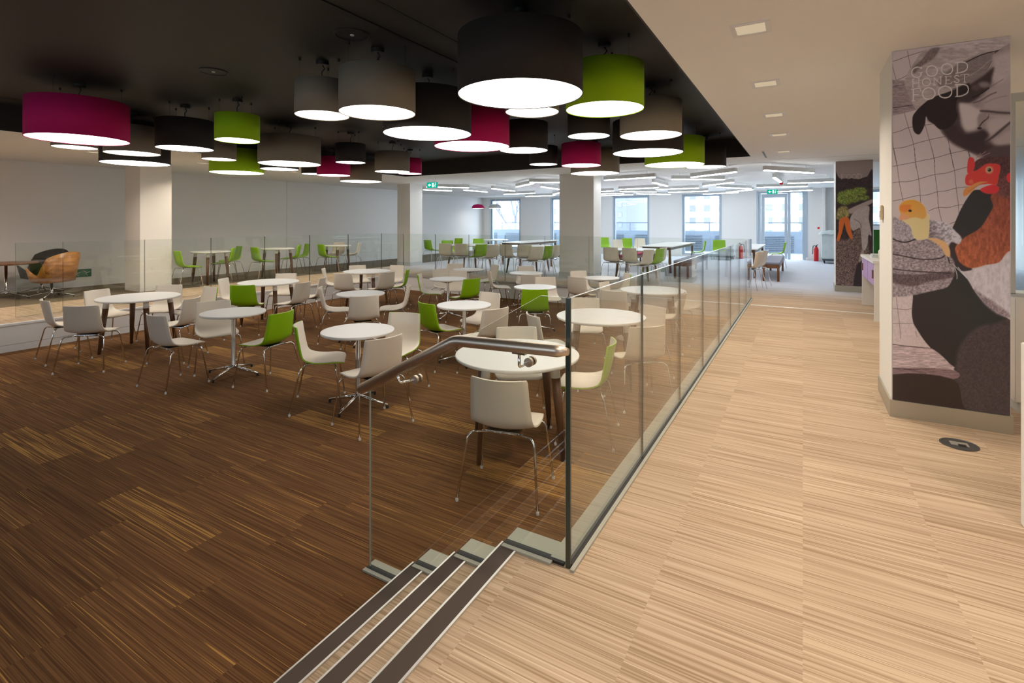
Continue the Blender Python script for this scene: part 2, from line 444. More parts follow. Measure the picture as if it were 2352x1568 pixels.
UPPER_CHAIRS=[
(-11.11,13.81,-11,'g','green chair farthest left in the daylit far room, beside the far-left column'),
(-10.15,13.43,-143,'g','green chair facing us behind the left round table in the far room'),
(-11.30,15.45,176,'g','small green chair at the back of the far room, left of the window'),
(-10.25,15.42,-146,'g','wide green chair back behind the left round table, under the left window'),
(-8.97,11.87,19,'w','pale chair at the front left of the left round table in the far room'),
(-8.47,11.90,28,'w','pale chair at the front middle of the left round table in the far room'),
(-7.87,11.83,63,'g','green chair front right of the left round table in the far room'),
(-7.40,11.66,67,'w','pale chair just right of the green one at the left round table, far room'),
(-7.76,12.39,91,'w','pale chair between the two round tables of the far room'),
(-7.07,12.17,2,'w','pale chair at the front left of the second round table in the far room'),
(-6.58,12.17,29,'w','pale chair at the front of the second round table in the far room'),
(-5.93,11.39,57,'w','pale chair at the front right of the second round table in the far room'),
(-5.88,11.88,80,'g','green chair turned left beside the middle column in the far room'),
(-5.89,12.38,85,'w','pale chair half hidden by the middle column'),
(-6.80,19.25,-150,'g','small green chair at the back, just right of the middle column'),
(-5.72,18.61,-163,'g','green chair facing us behind the round table right of the middle column'),
(-5.29,18.85,-164,'w','white chair facing us next to the green one, under the window'),
(-5.48,17.09,-132,'w','pale chair left of the green one behind the round table right of the middle column'),
(-4.02,12.04,-7,'w','pale chair at the front left of the round table right of the middle column'),
(-3.53,11.99,-13,'w','pale chair tucked at the front of the round table right of the middle column'),
(-3.16,11.40,69,'w','beige chair at the front right of the round table right of the middle column'),
(-3.03,11.88,74,'g','green chair at the right of the round table right of the middle column'),
(-3.08,12.37,78,'w','pale chair outermost on the right of the round table right of the middle column'),
(-2.92,17.18,104,'g','green chair edge-on behind the grey bench, right of the long table'),
(-2.45,18.34,-172,'g','green chair facing us above the end of the glass balustrade'),
(-0.67,17.43,91,'g','green chair in profile facing left, in front of the glazed door'),
(-0.96,11.69,74,'w','beige chair nearest us at the right-hand bench table'),
(-0.90,12.27,75,'w','beige chair just behind the nearest one at the right-hand bench table'),
(-11.53,6.01,-7,'g','green chair beside the left column on the side walkway'),
(-11.86,7.01,136,'g','beige-fronted chair with green underside at the right of the first side-walkway table'),
(-12.47,7.55,168,'g','green chair behind the beige one, between the first two side-walkway tables'),
(-11.56,7.78,-5,'g','green chair at the left of the second side-walkway table'),
(-11.89,8.85,130,'g','beige-fronted chair with green underside at the right of the second side-walkway table'),
(-12.11,9.30,162,'g','green chair between the second and third side-walkway tables'),
(-11.47,9.68,-11,'g','green chair at the left of the third side-walkway table'),
(-11.64,10.75,125,'w','beige chair at the right of the third side-walkway table, nearest the far corner'),
(-12.03,10.45,-162,'w','pale chair behind the third side-walkway table'),
]
TUBES=[
(-9.52,12.62,45,1.32),
(-10.71,13.63,65,1.07),
(-9.82,14.61,87,1.33),
(-8.67,14.57,91,1.50),
(-7.04,13.01,-43,1.51),
(-5.96,12.38,35,1.05),
(-6.92,14.61,92,1.60),
(-9.32,16.80,-1,1.37),
(-9.37,18.66,-6,1.44),
(-7.85,17.17,-51,1.60),
(-3.74,12.35,-11,1.39),
(-3.52,14.64,90,1.60),
(-2.29,13.42,35,1.38),
(-1.78,12.26,-39,1.39),
(-2.10,15.40,-49,1.44),
(-4.57,16.08,-12,1.39),
(-3.53,16.86,-5,1.39),
(-3.53,18.66,-4,1.38),
(-5.04,17.76,39,1.36),
(-1.87,17.33,59,1.60),
(-1.91,19.14,-53,1.57),
(-2.68,20.35,-17,1.35),
(-4.96,19.58,50,1.55),
(-6.18,16.91,3,1.05),
(-6.36,18.48,16,1.10),
(-6.49,19.65,2,1.40),
(-0.25,12.32,53,1.48),
(-0.56,14.59,87,1.60),
(-0.56,17.52,6,1.39),
(0.22,16.02,-2,1.19),
(-0.33,20.08,-25,1.36),
]
LAMP_LABELS = [
'large magenta drum pendant at the far left of the photo',
'small grey drum pendant mostly hidden beneath the large magenta one at left',
'medium grey drum pendant just right of the large magenta one, above a black one',
'wide black drum pendant hanging in front of the left column',
'medium black drum pendant left of the upper green one',
'small bright green drum pendant left of centre, upper of the two green ones there',
'small grey drum pendant squeezed between the black one and the lower green one',
'large green drum pendant low on the left, partly behind small grey one',
'large grey drum pendant right of the two left green ones',
'black drum pendant showing only its lit rim under the large grey one',
'small black drum pendant half hidden left of the back magenta one',
'medium magenta drum pendant at the back, under a small black one',
'small black drum pendant above the back magenta one',
'large grey drum pendant hanging lowest at the back, beside the back magenta one',
'medium grey drum pendant overlapping the smallest magenta one at the back',
'small magenta drum pendant peeking from behind a grey one near the coffer corner',
'small grey drum pendant overlapped by the bigger grey one in the foreground',
'medium grey drum pendant in the upper middle, front one of the grey pair',
'large dark drum pendant in the middle, left of and below the biggest one',
'large magenta drum pendant in the middle, partly behind the dark one',
'biggest and nearest black drum pendant, its top cut by the photo',
'small drum pendant showing only its lit rim under the biggest black one',
'medium black drum pendant right of the middle magenta one',
'small black drum pendant farther back, left of the small right magenta one',
'medium green drum pendant in the foreground right of the biggest one',
'small black drum pendant directly below the foreground green one',
'medium magenta drum pendant on the right, above the middle column',
'large grey drum pendant just above the middle column',
'medium grey drum pendant in the foreground right, overlapping a wide black one',
'large black drum pendant behind the right foreground grey one',
'large green drum pendant at the right end, next to the last black one',
'medium black drum pendant rightmost of all, near the coffer corner']

# ================================================================== setting
X_L, X_R, Y_B = -13.7, 5.6, -3.0
PX0, PX1, PY1 = -9.55, -0.83, 10.36          # the sunken area
# floors
b = BM(); box(b, PX0, PX1 + 0.0, Y_B, PY1, -0.12, 0.0)
structure('floor', b, M['dark_carpet'])
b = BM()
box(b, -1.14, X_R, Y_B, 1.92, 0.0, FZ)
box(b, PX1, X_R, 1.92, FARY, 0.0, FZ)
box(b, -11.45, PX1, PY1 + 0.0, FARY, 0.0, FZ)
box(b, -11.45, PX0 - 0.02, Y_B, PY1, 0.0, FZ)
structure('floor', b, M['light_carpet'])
b = BM(); box(b, -15.0, -11.45, Y_B, FARY, 0.0, FZ)
structure('floor', b, M['slate_carpet'])
# faces of the sunken area
b = BM(); box(b, PX0 - 0.02, PX0, Y_B, PY1, 0.10, FZ - 0.035); box(b, PX0 - 0.03, PX0 + 0.012, Y_B, PY1, FZ - 0.035, FZ + 0.004, 0, 0.006)
box(b, PX0 - 0.02, PX0 + 0.004, Y_B, PY1, 0.0, 0.094)
structure('trim_1', b, M['wall'])
b = BM(); box(b, PX0, PX1, PY1 - 0.02, PY1, 0.10, FZ - 0.03); box(b, PX0, PX1, PY1 - 0.024, PY1, 0.0, 0.094)
structure('trim_2', b, M['wall'])
b = BM(); box(b, PX0, PX1 - 0.1, PY1 - 0.05, PY1 + 0.02, FZ - 0.03, FZ + 0.006, 0, 0.004)
structure('trim_3', b, M['alu'])
b = BM(); box(b, PX1 - 0.02, PX1, 1.95, PY1, 0.0, FZ - 0.01)
structure('trim_4', b, M['wall'])
b = BM(); box(b, PX1 + 0.06, 1.3, 9.50, 9.545, FZ, FZ + 0.006)
tag(structure('trim_5', b, M['tabletop']), 'thin pale metal strip across the walkway carpet', 'floor strip')
# walls
def wall(name, x0, x1, y0, y1, z0, z1, m='wall'):
    b = BM(); box(b, x0, x1, y0, y1, z0, z1); return structure(name, b, M[m])
wall('wall_left', X_L - 0.1, X_L, Y_B, 15.3, FZ, CZ)
b = BM(); box(b, -14.35, -14.25, 15.3, FARY, FZ, CZ); box(b, -14.25, X_L - 0.1, 15.2, 15.3, FZ, CZ); structure('wall_left', b, M['wall'])
wall('wall_right', X_R, X_R + 0.1, Y_B, FARY, FZ, CZ)
b = BM(); xs = -14.3
for (x0, x1, z0, z1) in FILL_WINDOWS:
    box(b, xs, x0, Y_B - .1, Y_B, 0, CZ + .4); box(b, x0, x1, Y_B - .1, Y_B, 0, z0); box(b, x0, x1, Y_B - .1, Y_B, z1, CZ + .4); xs = x1
box(b, xs, X_R, Y_B - .1, Y_B, 0, CZ + .4); structure('wall_back', b, M['wall'])
for i, (x0, x1, z0, z1) in enumerate(FILL_WINDOWS):
    b = BM()
    for (a0, a1, c0, c1) in ((x0, x0 + .06, z0, z1), (x1 - .06, x1, z0, z1), (x0 + .06, x1 - .06, z0, z0 + .06), (x0 + .06, x1 - .06, z1 - .06, z1)): box(b, a0, a1, Y_B - .08, Y_B - .02, c0, c1)
    f = structure('window_%d' % (20 + i), b, M['frame'])  # frame of an added fill window
    b = BM(); box(b, x0 + .06, x1 - .06, Y_B - .055, Y_B - .045, z0 + .06, z1 - .06); new_obj('window_pane', b, M['pane'], f)
# far wall with its openings
b = BM()
xs = -14.35
for (x0, x1, z0, z1) in sorted(WINDOWS + [DOOR]):
    box(b, xs, x0, FARY, FARY + 0.3, FZ, CZ)
    if z0 > FZ: box(b, x0, x1, FARY, FARY + 0.3, FZ, z0)
    box(b, x0, x1, FARY, FARY + 0.3, z1, CZ)
    xs = x1
box(b, xs, X_R, FARY, FARY + 0.3, FZ, CZ)
structure('wall_far', b, M['wall'])
b = BM(); box(b, -8.62, -8.50, FARY - 0.22, FARY, FZ, CZ); box(b, 0.62, 0.70, FARY - 0.5, FARY, FZ, CZ)
structure('wall_far', b, M['wall'])
# skirting
b = BM(); box(b, X_L, X_L + 0.012, Y_B, 15.3, FZ, FZ + 0.1); structure('baseboard_left', b, M['white_metal'])
b = BM()
for x0, x1 in ((-14.2, -13.8), (-12.0, -10.4), (-8.65, -7.35), (-5.7, -4.4), (-2.8, -1.55), (0.1, X_R)):
    box(b, x0, x1, FARY - 0.012, FARY, FZ, FZ + 0.1)
structure('baseboard_far', b, M['white_metal'])
# windows
for i, (x0, x1, z0, z1) in enumerate(WINDOWS):
    b = BM(); t = 0.07; y0, y1 = FARY + 0.06, FARY + 0.16
    box(b, x0, x0 + t, y0, y1, z0, z1); box(b, x1 - t, x1, y0, y1, z0, z1)
    box(b, x0 + t, x1 - t, y0, y1, z0, z0 + t); box(b, x0 + t, x1 - t, y0, y1, z1 - t, z1)
    # dark reveal linings
    box(b, x0 - 0.03, x0 + 0.005, FARY - 0.01, FARY + 0.3, z0, z1 + 0.03); box(b, x1 - 0.005, x1 + 0.03, FARY - 0.01, FARY + 0.3, z0, z1 + 0.03)
    box(b, x0 - 0.03, x1 + 0.03, FARY - 0.01, FARY + 0.3, z1 - 0.005, z1 + 0.03)
    f = structure('window_%d' % (i + 1), b, M['frame'])
    b = BM(); box(b, x0 + t, x1 - t, FARY + 0.105, FARY + 0.115, z0 + t, z1 - t)
    new_obj('window_pane', b, M['pane'], f)
# glazed door with side light
x0, x1, z0, z1 = DOOR
b = BM()
box(b, x0, x0 + 0.09, FARY + 0.02, FARY + 0.14, z0, z1); box(b, x1 - 0.07, x1, FARY + 0.02, FARY + 0.14, z0, z1)
box(b, x0 + 0.09, x1 - 0.07, FARY + 0.02, FARY + 0.14, z1 - 0.07, z1); box(b, -0.50, -0.40, FARY + 0.02, FARY + 0.14, z0, z1 - 0.07)
box(b, x0 - 0.06, x0 + 0.005, FARY - 0.01, FARY + 0.3, z0, z1 + 0.03); box(b, x1 - 0.005, x1 + 0.1, FARY - 0.01, FARY + 0.3, z0, z1 + 0.03)
d = structure('door_1', b, M['frame'])
b = BM()
box(b, -1.40, -1.28, FARY + 0.04, FARY + 0.10, z0 + .01, 2.88); box(b, -0.60, -0.51, FARY + 0.04, FARY + 0.10, z0 + .01, 2.88)
box(b, -1.28, -0.60, FARY + 0.04, FARY + 0.10, 2.74, 2.88); box(b, -1.28, -0.60, FARY + 0.04, FARY + 0.10, z0 + .01, z0 + 0.12)
new_obj('door_leaf', b, M['frame'], d)
b = BM(); box(b, -1.28, -0.60, FARY + 0.065, FARY + 0.075, z0 + .12, 2.74); new_obj('door_pane', b, M['pane'], d)
b = BM(); box(b, -0.40, x1 - 0.07, FARY + 0.075, FARY + 0.085, z0 + .05, z1 - 0.07); new_obj('side_pane', b, M['pane'], d)
b = BM(); tube(b, [(-0.57, FARY + 0.03, 1.45), (-0.57, FARY - 0.03, 1.45), (-0.70, FARY - 0.03, 1.45)], 0.012); new_obj('door_handle', b, M['chrome'], d)

# ceiling: white plaster with a black coffer over the sunken area
KX0, KX1, KY1 = -9.40, -0.85, 10.55
b = BM()
box(b, KX1, X_R, Y_B, FARY + 0.3, CZ, CZ + 0.1)
box(b, -14.35, KX1, KY1, FARY + 0.3, CZ, CZ + 0.1)
box(b, -14.35, KX0, Y_B, KY1, CZ, CZ + 0.1)
structure('ceiling', b, M['ceil'])
b = BM()
box(b, KX0, KX1, Y_B, KY1, BZ, BZ + 0.05)
box(b, KX0, KX0 + 0.012, Y_B, KY1, CZ + 0.001, BZ); box(b, KX1 - 0.012, KX1, Y_B, KY1, CZ + 0.001, BZ); box(b, KX0, KX1, KY1 - 0.012, KY1, CZ + 0.001, BZ)
structure('ceiling', b, M['black'])
# slots, joints and a step in the black ceiling
b = BM()
box(b, -2.70, -2.66, Y_B, 4.6, BZ - 0.004, BZ + .001); box(b, -3.05, -2.99, Y_B, 5.2, BZ - 0.012, BZ + .001)
box(b, -9.0, -8.96, Y_B, 9.4, BZ - 0.004, BZ + .001); box(b, -8.90, -8.87, Y_B, 9.4, BZ - 0.004, BZ + .001)
box(b, -6.5, -4.2, 4.9, 4.93, BZ - 0.004, BZ + .001)
structure('trim_6', b, M['blackmetal'])
b = BM(); box(b, -0.625, -0.595, 9.9, 10.9, CZ - 0.004, CZ + .001); structure('trim_7', b, M['blackmetal'])
b = BM(); box(b, KX1 + .3, X_R, 11.35, 11.36, CZ - 0.003, CZ + .001); box(b, X_L, KX0, 2.0, 2.01, CZ - 0.003, CZ + .001); structure('trim_8', b, M['fixture'])
b = BM(); box(b, X_L, X_L + 0.006, 10.03, 10.045, FZ + 0.1, CZ); structure('trim_9', b, M['fixture'])

# columns
def column(name_label, x0, x1, y0, y1, skirt=True):
    b = BM(); box(b, x0, x1, y0, y1, FZ, CZ); o = structure('column', b, M['column'])
    if skirt:
        b = BM(); s = 0.012; z = FZ + 0.12
        box(b, x0 - s, x1 + s, y0 - s, y0, FZ, z); box(b, x0 - s, x0, y0, y1, FZ, z); box(b, x1, x1 + s, y0, y1, FZ, z)
        new_obj('skirting', b, M['skirt' if skirt == 2 else 'fixture'], o)
    return o
column('', -12.24, -11.61, 5.15, 5.74, 0)
column('', -11.48, -10.94, 12.5, 13.1)
column('', -5.51, -4.57, 12.1, 12.64)
post1 = column('', 0.56, 1.20, 4.58, 5.24, 2)
post2 = column('', 0.58, 1.21, 12.30, 12.90, 2)

# ================================================================== steps
st = empty('staircase', 'three shallow carpeted steps with dark anti-slip nosings beside the glass', 'stairs', (-1.14, 0, 0))
def ch(name, b, m, parent=st, smooth=False):
    # mesh given in world coordinates, parented to a root that only carries a location
    o = new_obj(name, b, m, parent, smooth)
    par = parent; off = Vector((0, 0, 0))
    while par is not None:
        off += Vector(par.location); par = par.parent
    o.location = -off
    return o
SX = [-1.14, -1.40, -1.65]; SZ = [FZ, 0.26, 0.13]
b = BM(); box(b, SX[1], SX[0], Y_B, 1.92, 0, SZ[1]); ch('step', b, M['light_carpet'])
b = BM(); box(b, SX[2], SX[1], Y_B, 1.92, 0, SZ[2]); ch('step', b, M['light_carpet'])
for i in range(3):
    x, z = SX[i], SZ[i]
    b = BM(); box(b, x - 0.004, x + 0.072, Y_B, 1.915, z - 0.006, z + 0.006); box(b, x - 0.006, x, Y_B, 1.915, z - 0.045, z - 0.006)
    n = ch('nosing', b, M['nosing'])
    b = BM(); box(b, x - 0.009, x - 0.001, Y_B, 1.915, z - 0.006, z + 0.008); e = new_obj('edge_strip', b, M['alu'], n)
    b = BM(); box(b, x + 0.070, x + 0.079, Y_B, 1.915, z - 0.002, z + 0.008); e = new_obj('edge_strip', b, M['alu'], n)

# ================================================================== glass balustrades
def panel(name, p0, p1, z0, z1, parent, zs=None, t=0.012, pale=False):
    # vertical glass sheet between two plan points, dark polished edges; zs = outline (along, z) if not a rectangle
    d = Vector((p1[0] - p0[0], p1[1] - p0[1], 0)); L = d.length; d.normalize(); n = Vector((-d.y, d.x, 0)) * t / 2
    out = zs or [(0, z0), (L, z0), (L, z1), (0, z1)]
    b = BM()
    fr = [b.verts.new(Vector((p0[0], p0[1], z)) + d * s + n) for s, z in out]
    bk = [b.verts.new(Vector((p0[0], p0[1], z)) + d * s - n) for s, z in out]
    b.faces.new(fr).material_index = 0; b.faces.new(bk[::-1]).material_index = 0
    k = len(out)
    for i in range(k):
        j = (i + 1) % k
        f = b.faces.new((fr[i], bk[i], bk[j], fr[j]))
        dz = abs(out[i][1] - out[j][1]); ds = abs(out[i][0] - out[j][0])
        f.material_index = 2 if (ds > dz and min(out[i][1], out[j][1]) > (z0 + z1) / 2) else 1
    return ch(name, b, [M['glass'], M['glass_top' if pale else 'glass_edge'], M['glass_top']], parent)

GT = 1.49
def run(label, fixed, cuts, axis, z0=FZ + 0.0, shoe=True, inner=1, shoe_z=FZ):
    a, c = cuts[0], cuts[-1]
    loc = (fixed, a, FZ) if axis == 'y' else (a, fixed, FZ)
    r = empty('glass_balustrade', label, 'glass balustrade', loc)
    g = 0.005
    for u0, u1 in zip(cuts, cuts[1:]):
        if axis == 'y': panel('glass_panel', (fixed, u0 + g), (fixed, u1 - g), z0 + .004, GT, r)
        else: panel('glass_panel', (u0 + g, fixed), (u1 - g, fixed), z0 + .004, GT, r)
    if shoe:
        b = BM()
        s = inner
        if axis == 'y':
            box(b, fixed - 0.085, fixed - 0.012, a, c, FZ - 0.005, FZ + 0.014); box(b, fixed + 0.014, fixed + 0.032, a - .03, c, FZ - 0.005, FZ + 0.010)
        else:
            box(b, a, c, fixed - 0.034, fixed - 0.012, FZ - 0.03, FZ + 0.010); box(b, a, c, fixed + 0.012, fixed + 0.05, FZ - 0.005, FZ + 0.010)
        ch('base_trim', b, M['shoe'], r)
        b = BM()
        if axis == 'y': box(b, fixed - 0.012, fixed + 0.014, a, c, FZ - 0.004, FZ + 0.012)
        else: box(b, a, c, fixed - 0.012, fixed + 0.012, FZ - 0.004, FZ + 0.012)
        ch('seal', b, M['rubber'], r)
    return r
run('long frameless glass balustrade between the sunken seating and the beige walkway', PX1, [1.92, 3.0, 4.06, 5.11, 6.18, 7.26, 8.34, 9.41, 10.36], 'y')
run('far frameless glass balustrade in front of the daylit far room', PY1, [-10.10, -9.30, -8.22, -7.17, -6.13, -5.08, -4.02, -2.96, -1.9, -0.84], 'x')
run('left glass balustrade on the side walkway, in front of the lounge chairs and column', -10.10, [2.85, 3.41, 4.55, 5.71, 6.86, 8.01, 9.18, 10.36], 'y', shoe=False)

# the short raked sheet beside the steps
sr = empty('glass_balustrade', 'short raked glass sheet beside the steps, carrying the steel handrail', 'glass balustrade', (-0.84, 1.92, 0))
gx0, gx1 = -0.845, -1.95
panel('glass_panel', (gx0, 1.92), (gx1, 1.92), 0, 1.49, sr, pale=True,
      zs=[(0, FZ + .004), (0.295, FZ + .004), (0.295, 0.264), (0.55, 0.264), (0.55, 0.134), (0.805, 0.134), (0.805, 0.006), (1.105, 0.006), (1.105, 0.925), (0.115, 1.49), (0, 1.49)])
for (xa, xb, z) in ((-0.90, -1.135, FZ), (-1.17, -1.39, 0.26), (-1.43, -1.64, 0.13), (-1.67, -1.97, 0.0)):
    b = BM(); box(b, xb, xa, 1.935, 2.03 if z > 0 else 1.975, max(z - 0.10, 0), z + 0.012); ch('base_trim', b, M['shoe'], sr)
    b = BM(); box(b, xb, xa, 1.885, 1.907, z - 0.002, z + 0.010); ch('base_trim', b, M['shoe'], sr)
for (xa, xb, z) in ((-0.85, -1.135, FZ), (-1.17, -1.39, 0.26), (-1.43, -1.64, 0.13), (-1.67, -1.965, 0.0)):
    b = BM(); box(b, xb, xa, 1.907, 1.935, z - 0.002, z + 0.012); ch('seal', b, M['rubber'], sr)
# corner post of the two polished edges
b = BM(); box(b, PX1 - 0.010, PX1 + 0.010, 1.905, 1.914, FZ, GT)
ch('corner_bead', b, M['glass_edge'], sr)

# handrail: one bent brushed tube on two glass-fixed brackets
hr = empty('handrail', 'brushed steel handrail tube fixed to the raked glass beside the steps', 'handrail', (-1.3, 1.84, 1.2))
YR = 1.84
b = BM()
path = bend([(-0.800, YR, 1.290), (-0.875, YR, 1.288), (-1.345, YR, 1.272), (-1.935, YR, 0.958)], 0.03, 4)
tube(b, path, [0.014] + [0.0255] * (len(path) - 1), 20)
rb = ch('rail', b, M['steel'], hr)
for bx, bz, dx in ((-1.02, 1.205, 0.0), (-1.645, 1.035, -0.05)):
    b = BM(); tube(b, bend([(bx + dx, YR, bz + (0.055 if dx == 0 else 0.045)), (bx + dx * .6, YR, bz - 0.005), (bx + 0.01, 1.905, bz + 0.0)], 0.01, 3), 0.0065, 10)
    box(b, bx + dx - 0.03, bx + dx + 0.03, YR - 0.010, YR + 0.010, bz + 0.048 + (0 if dx == 0 else -0.006), bz + 0.058 + (0 if dx == 0 else -0.006))
    br = ch('bracket', b, M['chrome'], hr)
    b = BM()
    for (ya, yb, rr) in ((1.898, 1.912, 0.020), (1.928, 1.940, 0.020)):
        rings = []
        for yy, r_ in ((ya, rr * .85), (ya, rr), (yb, rr), (yb, rr * .85)):
            rings.append([b.verts.new((bx + 0.01 + r_ * math.cos(2 * PI * k / 24), yy, bz + r_ * math.sin(2 * PI * k / 24))) for k in range(24)])
        for A_, B_ in zip(rings, rings[1:]):
            for k in range(24): b.faces.new((A_[k], A_[(k + 1) % 24], B_[(k + 1) % 24], B_[k]))
        b.faces.new(rings[0]); b.faces.new(rings[-1])
    new_obj('clamp_disc', b, M['steel'], br)

# ================================================================== chairs
def catmull(pts, n):
    out = []
    P_ = [pts[0]] + list(pts) + [pts[-1]]
    segs = len(pts) - 1
    for i in range(n + 1):
        t = i / n * segs; k = min(int(t), segs - 1); f = t - k
        p0, p1, p2, p3 = [np.array(P_[k + j], float) for j in range(4)]
        out.append(0.5 * ((2 * p1) + (-p0 + p2) * f + (2 * p0 - 5 * p1 + 4 * p2 - p3) * f * f + (-p0 + 3 * p1 - 3 * p2 + p3) * f ** 3))
    return out

def shell_bm(nu=24, nw=10):
    # y, z, half width, how far the edges curl forward / up
    key = [(-.240, .802, .180, .052, 0), (-.236, .785, .188, .052, 0), (-.220, .700, .193, .048, 0), (-.203, .620, .199, .045, 0), (-.186, .550, .204, .040, .008),
           (-.166, .497, .208, .030, .028), (-.120, .462, .214, .010, .032), (-.040, .449, .219, 0, .022), (.050, .450, .219, 0, .012), (.140, .456, .214, 0, .006),
           (.200, .455, .202, 0, 0), (.226, .446, .186, 0, 0), (.236, .434, .160, 0, -.002)]
    rows = catmull(key, nu)
    b = BM(); inner = []; 
    for y, z, hw, cy, cz in rows:
        inner.append([Vector((hw * (2 * j / nw - 1), y + cy * (2 * j / nw - 1) ** 2, z + cz * (2 * j / nw - 1) ** 2)) for j in range(nw + 1)])
    nrm = []
    for i in range(nu + 1):
        r = []
        for j in range(nw + 1):
            du = inner[min(i + 1, nu)][j] - inner[max(i - 1, 0)][j]; dw = inner[i][min(j + 1, nw)] - inner[i][max(j - 1, 0)]
            r.append(du.cross(dw).normalized())
        nrm.append(r)
    T_ = 0.011
    # outer side is away from the sitter: down under the seat, back behind the backrest
    sgn = 1 if nrm[nu // 2 + 3][nw // 2].z < 0 else -1
    I = [[b.verts.new(v) for v in r] for r in inner]
    O = [[b.verts.new(inner[i][j] + nrm[i][j] * sgn * T_) for j in range(nw + 1)] for i in range(nu + 1)]
    def q(a, b_, c, d, mi, s=True):
        f = b.faces.new((a, b_, c, d)); f.material_index = mi; f.smooth = s
    for i in range(nu):
        for j in range(nw):
            q(I[i][j], I[i][j + 1], I[i + 1][j + 1], I[i + 1][j], 0)
            q(O[i][j], O[i + 1][j], O[i + 1][j + 1], O[i][j + 1], 1)
        q(I[i][0], I[i + 1][0], O[i + 1][0], O[i][0], 1, False); q(I[i][nw], O[i][nw], O[i + 1][nw], I[i + 1][nw], 1, False)
    for j in range(nw):
        q(I[0][j], O[0][j], O[0][j + 1], I[0][j + 1], 1, False); q(I[nu][j], I[nu][j + 1], O[nu][j + 1], O[nu][j], 1, False)
    return b

def make_chair(name, inner, outer, lite=False):
    r = empty(name)
    nu, nw = (24, 10) if not lite else (14, 6)
    new_obj('seat_shell', shell_bm(nu, nw), [M[inner], M[outer]], r)
    b = BM(); box(b, -.12, .12, -.13, .14, .4285, .4365, 0, 0.003)
    for y in (-.12, .13): tube(b, [(-.14, y, .424), (.14, y, .424)], .008, 8)
    new_obj('under_frame', b, M['chrome'], r)
    for sx in (-1, 1):
        for (ya, yf) in ((-.12, -.245), (.13, .215)):
            b = BM()
            tube(b, bend([(sx * .10, ya, .424), (sx * .200, ya * 1.2, .420), (sx * .225, ya + (yf - ya) * .35, .395), (sx * .268, yf, .012)], .035, 3 if lite else 5), .0078, 6 if lite else 8)
            lg = new_obj('leg', b, M['chrome'], r)
            if not lite:
                b = BM(); lathe(b, [(.008, .022), (.0105, .017), (.0105, .002), (.008, .0)], 12, sx * .2675, yf)
                new_obj('glide', b, M['glide'], lg)
    return r

proto = {('w', 0): make_chair('shell_chair', 'plastic', 'plastic'), ('g', 0): make_chair('shell_chair', 'plastic', 'plastic_green'),
         ('w', 1): make_chair('shell_chair', 'plastic', 'plastic', True), ('g', 1): make_chair('shell_chair', 'plastic_green', 'plastic_green', True)}
register(None)
used = set()
def place(kind, x, y, z, rz, label, group):
    if kind not in used: o = proto[kind]; used.add(kind)
    else: o = copy_tree(proto[kind])
    o.location = (x, y, z); o.rotation_euler = (0, 0, math.radians(rz))
    tag(o, label, 'chair', group)
for x, y, rz, c, label in LOWER_CHAIRS: place((c, 0), x, y, 0.0, rz, label, 'shell chairs in the sunken seating area')
for x, y, rz, c, label in UPPER_CHAIRS: place((c, 1), x, y, FZ, rz, label, 'shell chairs on the upper level')

# ================================================================== tables
def top_bm(r, z, t=0.028, seg=64):
    b = BM(); lathe(b, [(r - .012, z - t), (r - .003, z - t + .006), (r, z - t * .55), (r, z - .006), (r - .003, z - .001), (r - .008, z)], seg)
    return b
def wood_table(x, y, z, r, rz, label, seg=64, group='round wood-legged tables'):
    t = empty('round_table', label, 'table', (x, y, z), rz, group)
    new_obj('tabletop', top_bm(r, .74, seg=seg), M['tabletop'], t)
    for k in range(4):
        a = PI / 4 + k * PI / 2; ra, rb_ = r * .76, r * .90
        b = BM(); p0 = Vector((ra * math.cos(a), ra * math.sin(a), .615)); p1 = Vector((rb_ * math.cos(a), rb_ * math.sin(a), 0))
        tube(b, [p0, p0.lerp(p1, .4), p1], [.036, .031, .019], 14)
        lg = new_obj('leg', b, M['wood'], t)
        b = BM(); d = (p0 - p1).normalized(); tube(b, [p0, p0 + d * .098], [.0365, .033], 14); new_obj('leg_cap', b, M['cap'], lg)
    b = BM(); s = r * .72 * .7071
    for q0, q1 in (((-s, -s), (s, s)), ((-s, s), (s, -s))): tube(b, [(q0[0], q0[1], .700), (q1[0], q1[1], .700)], .010, 6)
    new_obj('cross_rail', b, M['white_metal'], t)
    return t
def pedestal_table(x, y, z, r, rz, label, group='pedestal tables'):
    t = empty('pedestal_table', label, 'table', (x, y, z), rz, group)
    new_obj('tabletop', top_bm(r, .74), M['tabletop'], t)
    b = BM(); lathe(b, [(.030, .085), (.024, .10), (.024, .66), (.020, .70)], 20)
    new_obj('column', b, M['chrome'], t, True)
    b = BM()
    for k in range(4):
        a = k * PI / 2 + PI / 4; tube(b, [(.0, 0, .655), (.24 * math.cos(a), .24 * math.sin(a), .705)], [.010, .006], 6)
    new_obj('top_bracket', b, M['chrome'], t)
    for k in range(4):
        a = k * PI / 2
        b = BM(); ca, sa = math.cos(a), math.sin(a)
        tube(b, [(.015 * ca, .015 * sa, .10), (.12 * ca, .12 * sa, .072), (.325 * ca, .325 * sa, .030)], [.017, .015, .010], 10)
        lg = new_obj('base_leg', b, M['chrome'], t)
        b = BM(); lathe(b, [(.012, .026), (.014, .016), (.012, .0)], 12, .318 * ca, .318 * sa); new_obj('glide', b, M['rubber'], lg)
    return t
R = math.radians
wood_table(-2.01, 3.59, 0, .50, R(35), 'round wood-legged table nearest us, its white top crossed by the handrail')
wood_table(-1.99, 5.50, 0, .50, R(20), 'round wood-legged table behind the glass, second from the corner')
wood_table(-2.04, 8.00, 0, .50, R(10), 'round wood-legged table behind the glass, farthest of those along the balustrade')
wood_table(-8.21, 3.63, 0, .50, R(33), 'round wood-legged table nearest the raised ledge on the left, leftmost table')
